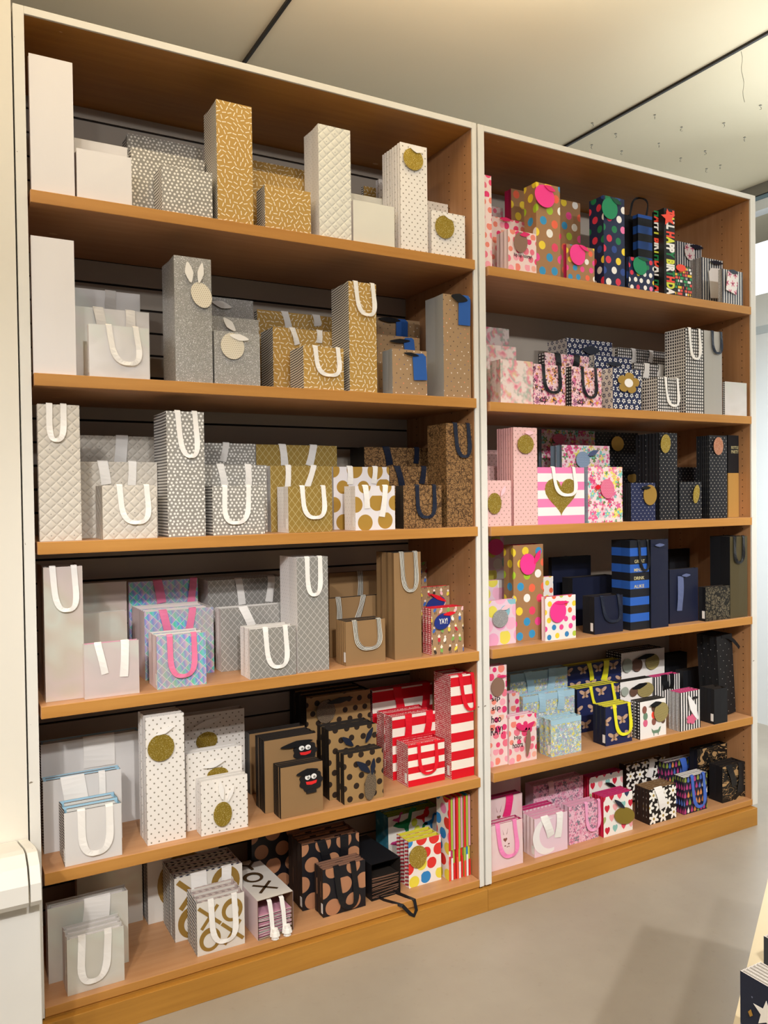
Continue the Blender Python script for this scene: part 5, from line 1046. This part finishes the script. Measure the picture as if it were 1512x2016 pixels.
# the leaning black starred bottle bag at the end of the fifth shelf
def simple_bag(name, label, des, x, y, z, w, h, t, n, rot=(0, 0, 0), acc=(), fm=None, sm=None):
    ph, f0, s0, im = DES[des]; noun = 'bottle bag' if h > .3 else 'gift bag'; fm = fm or f0; sm = sm or s0
    root = thing(name, label, noun, (x, y, z), rot); me = bag_mesh(w, h, t/n - .0006, fm, sm, im, True)
    link('bag_body', me, root); accessories(root, h, w, acc, t/n)
    M = Matrix.LocRotScale(Vector((x, y, z)), __import__('mathutils').Euler(rot), None)
    for k in range(1, n):
        o = link(name, me, None, M @ Vector((0, k*t/n, 0)), rot)
        tag(o, label.split(' with ')[0] + ', folded flat, %s in the leaning stack' % ('second', 'third')[k-1], noun, 'leaning black bottle bags')
    return root
MK['f_star'] = lambda: P_dots('black_star_paper', '#18191C', ['#C8C4BC'], .040, .0016, sv=.026, j=.010, rough=.45)
DES['blackstar'] = ('black tiny-star', 'f_star', 'f_star', 'i_dark')
bs = simple_bag('bottle_bag', 'tall black tiny-star bottle bag with black ribbon, leaning at the shelf end', 'blackstar', 2.925, .06, ZU[1][4] + .0045, .105, .366, .11, 3, (0, math.radians(-4), 0),
                [], None)
link('ribbon_handle', ribbon([(-.02, -.002, .36), (.0, -.006, .362), (.025, -.010, .352), (.045, -.014, .335), (.062, -.018, .315), (.074, -.02, .298)], .016, 'black'), bs)

# two bags lying on their backs, mouths to the viewer
def lying(label, x0, x1, y0, z0, ht, L, ang, fm, sm, im, ribs, stripes):
    root = thing('gift_bag', label, 'gift bag', ((x0+x1)/2, y0, z0), (0, 0, ang)); w = x1-x0; e = .0014
    mb = MB(); a, b = -w/2, w/2
    top = lambda q: [(c[0]+w/2, c[1]) for c in q]
    q = [(a, 0, ht), (b, 0, ht), (b, L, ht*.96), (a, L, ht*.96)]; mb.face(q, 0, top(q))
    for x in (a, b): mb.face([(x, 0, 0), (x, L, 0), (x, L, ht*.96), (x, 0, ht)][::(1 if x == b else -1)], 1, [(0, 0), (L, 0), (L, ht), (0, ht)])
    mb.face([(a, 0, 0), (a, L, 0), (b, L, 0), (b, 0, 0)], 0); mb.face([(b, L, 0), (a, L, 0), (a, L, ht*.96), (b, L, ht*.96)], 1)
    a2, b2 = a+e, b-e                          # inner walls of the open mouth
    D = .16
    mb.face([(a2, 0, ht-e), (a2, D, ht*.972), (b2, D, ht*.972), (b2, 0, ht-e)], 2); mb.face([(a2, 0, e), (b2, 0, e), (b2, D, e), (a2, D, e)], 2)
    mb.face([(a2, 0, e), (a2, D, e), (a2, D, ht*.972), (a2, 0, ht-e)], 2); mb.face([(b2, 0, e), (b2, 0, ht-e), (b2, D, ht*.972), (b2, D, e)], 2); mb.face([(a2, D, e), (b2, D, e), (b2, D, ht*.972), (a2, D, ht*.972)], 2)
    link('bag_body', mb.mesh('bag_body', [fm, sm, im]), root)
    mb = MB(); nl = 15                          # folded bags packed inside, only their edges show
    for i in range(nl):
        z = .004 + (ht*.58)*i/nl; tl = random.uniform(-.004, .004)
        mb.face([(a2+.003, .004+random.random()*.01, z+tl), (b2-.003, .004+random.random()*.01, z-tl), (b2-.003, D-.01, z-tl), (a2+.003, D-.01, z+tl)], i % 2)
        mb.face([(a2+.003, .004, z+tl), (b2-.003, .004, z-tl), (b2-.003, .004, z-tl+.0018), (a2+.003, .004, z+tl+.0018)], (i+1) % 2)
    pk = link('packed_folds', mb.mesh('packed_folds', stripes), root); pk['kind'] = 'stuff'
    return root
l1 = lying('white XO lettered gift bag lying on its back, white ribbons drooping from its mouth', .632, .755, .022, ZU[0][5] + .0006, .128, .30, math.radians(2), 'f_xo', 's_pinkwhite', 'i_kraft', 0, ['i_pink', 'i_white'])
MK['hotfold'] = lambda: plain('pink_fold', '#D04878', .5)
for i, ch in enumerate('YOX'):
    cz = .245 - i*.085; r = .031
    h_ = link('printed_letter', None, l1) if False else None
    def on_top(o, y): o.rotation_euler = (-PI/2, 0, 0); o.location = (o.location.x, y, .1292); return o
    if ch == 'O':
        o = ringo(l1, 0, 0, .034, .012, 'xodark'); o.rotation_euler = (-PI/2, 0, 0); o.location = (-.012, cz, .1285)
    else:
        segs = ((-r, r, r, -r), (r, r, -r, -r)) if ch == 'X' else ((-r, r, 0, 0), (r, r, 0, 0), (0, 0, 0, -r))
        for (u0, v0, u1, v1) in segs:
            o = stroke(l1, u0, v0, u1, v1, .012, 'xodark'); c = o.location.copy(); o.rotation_euler = (-PI/2, 0, 0); o.location = (c.x + .008 - .006*i, cz + c.z, .1287)
for ux in (-.022, .020):
    link('ribbon_handle', ribbon([(ux, .06, .124), (ux, .01, .1225), (ux, -.002, .118), (ux+.004, -.006, .08), (ux+.006, -.010, .03), (ux+.002, -.012, .008)], .014, 'white'), l1)
    mb = MB(); 
    for zz, rr in ((.0, .013), (.010, .017), (.020, .012)):
        for i in range(8):
            a, b = 2*PI*i/8, 2*PI*(i+1)/8; mb.face([(rr*math.cos(a), rr*math.sin(a), zz), (rr*math.cos(b), rr*math.sin(b), zz), (rr*.8*math.cos(b), rr*.8*math.sin(b), zz+.012), (rr*.8*math.cos(a), rr*.8*math.sin(a), zz+.012)])
        mb.face([(rr*.8*math.cos(2*PI*i/8), rr*.8*math.sin(2*PI*i/8), zz+.012) for i in range(8)]); mb.face([(rr*math.cos(-2*PI*i/8), rr*math.sin(-2*PI*i/8), zz) for i in range(8)])
    link('ribbon_curl', mb.mesh('ribbon_curl', ['white']), l1, (ux+.012, -.016, .001))
l2 = lying('black gift bag lying on its back, black ribbon loop hanging over shelf edge', 1.062, 1.180, .060, ZU[0][5] + .0006, .128, .24, math.radians(2), 'f_black', 'f_black', 'i_dark', 0, ['i_dark', 'i_copper'])
link('ribbon_handle', ribbon([(-.03, .02, .006), (-.022, -.02, .0035), (-.005, -.05, .003), (.02, -.075, -.004), (.045, -.085, -.035), (.060, -.086, -.045), (.072, -.082, -.030), (.072, -.07, .0), (.055, -.04, .004), (.035, .02, .006)], .012, 'black'), l2)

# the row of thin party bags standing edge-on
MK['e_mix'] = lambda: P_stripes('party_edge', ['#D8442E', '#F0E8DC', '#F08CB4', '#7A58B8', '#A8C838', '#D83028'], .42)
cols = ['f_balloons', 'i_mag', 'i_green', 'redprint', 'i_green', 'redprint', 'i_green', 'blueprint', 'yelprint']
for i in range(9):
    xa = 1.376 + i*.0112; o = boxo('party_bag', xa, xa+.0078, .045 + .004*(i % 3), .125, ZU[0][5]+.0006, ZU[0][5] + .30 + .004*(i % 2), cols[i])
    o2 = boxo('folded_edge', -.0039, .0039, -.0415, -.0395, .11, .30, ('redprint', 'i_green', 'i_pink')[i % 3], o)
    boxo('lower_edge', -.0039, .0039, -.0415, -.0395, .0, .06 + .02*(i % 2), ('coral', 'white', 'redprint')[i % 3], o)
    tag(o, 'thin %s-edged party bag, %s from the left in the upright row, bottom shelf' % (('blush', 'magenta', 'lime', 'red', 'lime', 'red', 'lime', 'blue', 'yellow')[i], ('first', 'second', 'third', 'fourth', 'fifth', 'sixth', 'seventh', 'eighth', 'ninth')[i]), 'gift bag', 'party bags standing edge-on')

# ------------------------------------------------------------------ display table at the lower right with stacks of navy bags
MK['tabletop'] = lambda: Mat('cream_table_laminate', .45).col('#D8C8A4').m
tb = thing('display_table', 'cream display table corner holding stacks of navy star bags', 'table', (1.21, -1.37, 0))
e = Vector((-.46, -.27, 0)).normalized(); nrm = Vector((.27, -.46, 0)).normalized()
p0 = -e*.6; p1 = e*1.25
mb = MB(); q = [p0, p1, p1 + nrm*1.1, p0 + nrm*1.1]
for zt, rev in ((.75, 0), (.71, 1)):
    f = [(c.x, c.y, zt) for c in q]; mb.face(f if rev else f[::-1])
for i in range(4):
    a, b = q[i], q[(i+1) % 4]; mb.face([(b.x, b.y, .75), (a.x, a.y, .75), (a.x, a.y, .71), (b.x, b.y, .71)][::-1])
link('table_top', mb.mesh('table_top', ['tabletop']), tb)
for c in (p0*.9 + nrm*.08, p1*.9 + nrm*.08, p1*.9 + nrm*1.0, p0*.9 + nrm*1.0):
    boxo('leg', c.x-.025, c.x+.025, c.y-.025, c.y+.025, 0, .71, 'tabletop', tb)
MK['f_navystar'] = lambda: P_dots('navy_star_paper', '#20263A', ['#6A7088'], .05, .0012, sv=.04, j=.02)
MK['f_charcoal'] = lambda: Mat('charcoal_paper', .5).col('#3A3E44').m
def side_stack(x, y, n, t, w, h, fm, lab, prints=0):
    for k in range(n):
        r = thing('gift_bag', lab if k == 0 else lab.split(',')[0] + ', %s behind the first one of its stack on the table' % ('', 'directly', 'two', 'three', 'four', 'five')[k], 'gift bag', (x + k*t, y, .7505), (0, 0, -PI/2 - .0), 'navy bags on the display table')
        link('bag_body', bag_mesh(w, h, t-.0006, fm, 's_white', 'i_white', True), r)
        if k == 0 and prints:
            flat('star_print', [(-.030 + (.020 if i % 2 == 0 else .0085)*math.sin(2*PI*i/10), h*.70 + (.020 if i % 2 == 0 else .0085)*math.cos(2*PI*i/10)) for i in range(10)], 'white', r, -.0014, .0005)
            flat('gold_fleck', [(-.057, h*.63), (-.053, h*.67), (-.050, h*.62), (-.054, h*.59)], 'gold', r, -.0014, .0005)
side_stack(.6846, -1.772, 6, .007, .14, .13, 'f_navystar', 'navy star-print gift bag, facing the bookcases at the table corner', 1)
side_stack(.836, -1.698, 4, .008, .14, .10, 'f_charcoal', 'charcoal gift bag, standing behind the navy star stack on the table')
o = boxo('gift_box', .902, .99, -1.72, -1.607, .7503, .815, 'greyspot'); boxo('box_lid', -.046, .046, -.0585, .0585, .045, .092, 'bluetag2', o)
tag(o, 'grey gift box with a blue lid at the far end of the table', 'box')

# fit every printed word to its measured size
bpy.context.view_layer.update()
for o, rx, ry in TEXTS:
    d = o.dimensions
    if d.x > 0 and d.y > 0: o.scale = (2*rx/d.x, 2*ry/d.y*.92, 1)
dg = bpy.context.evaluated_depsgraph_get()
for o, rx, ry in TEXTS:                       # lettering becomes plain mesh
    me = bpy.data.meshes.new_from_object(o.evaluated_get(dg)); nw = bpy.data.objects.new('tmp', me); C.objects.link(nw)
    nw.parent = o.parent; nw.location = o.location; nw.rotation_euler = o.rotation_euler; nw.scale = o.scale
    nm = o.name.split('.')[0]; bpy.data.objects.remove(o); nw.name = nm
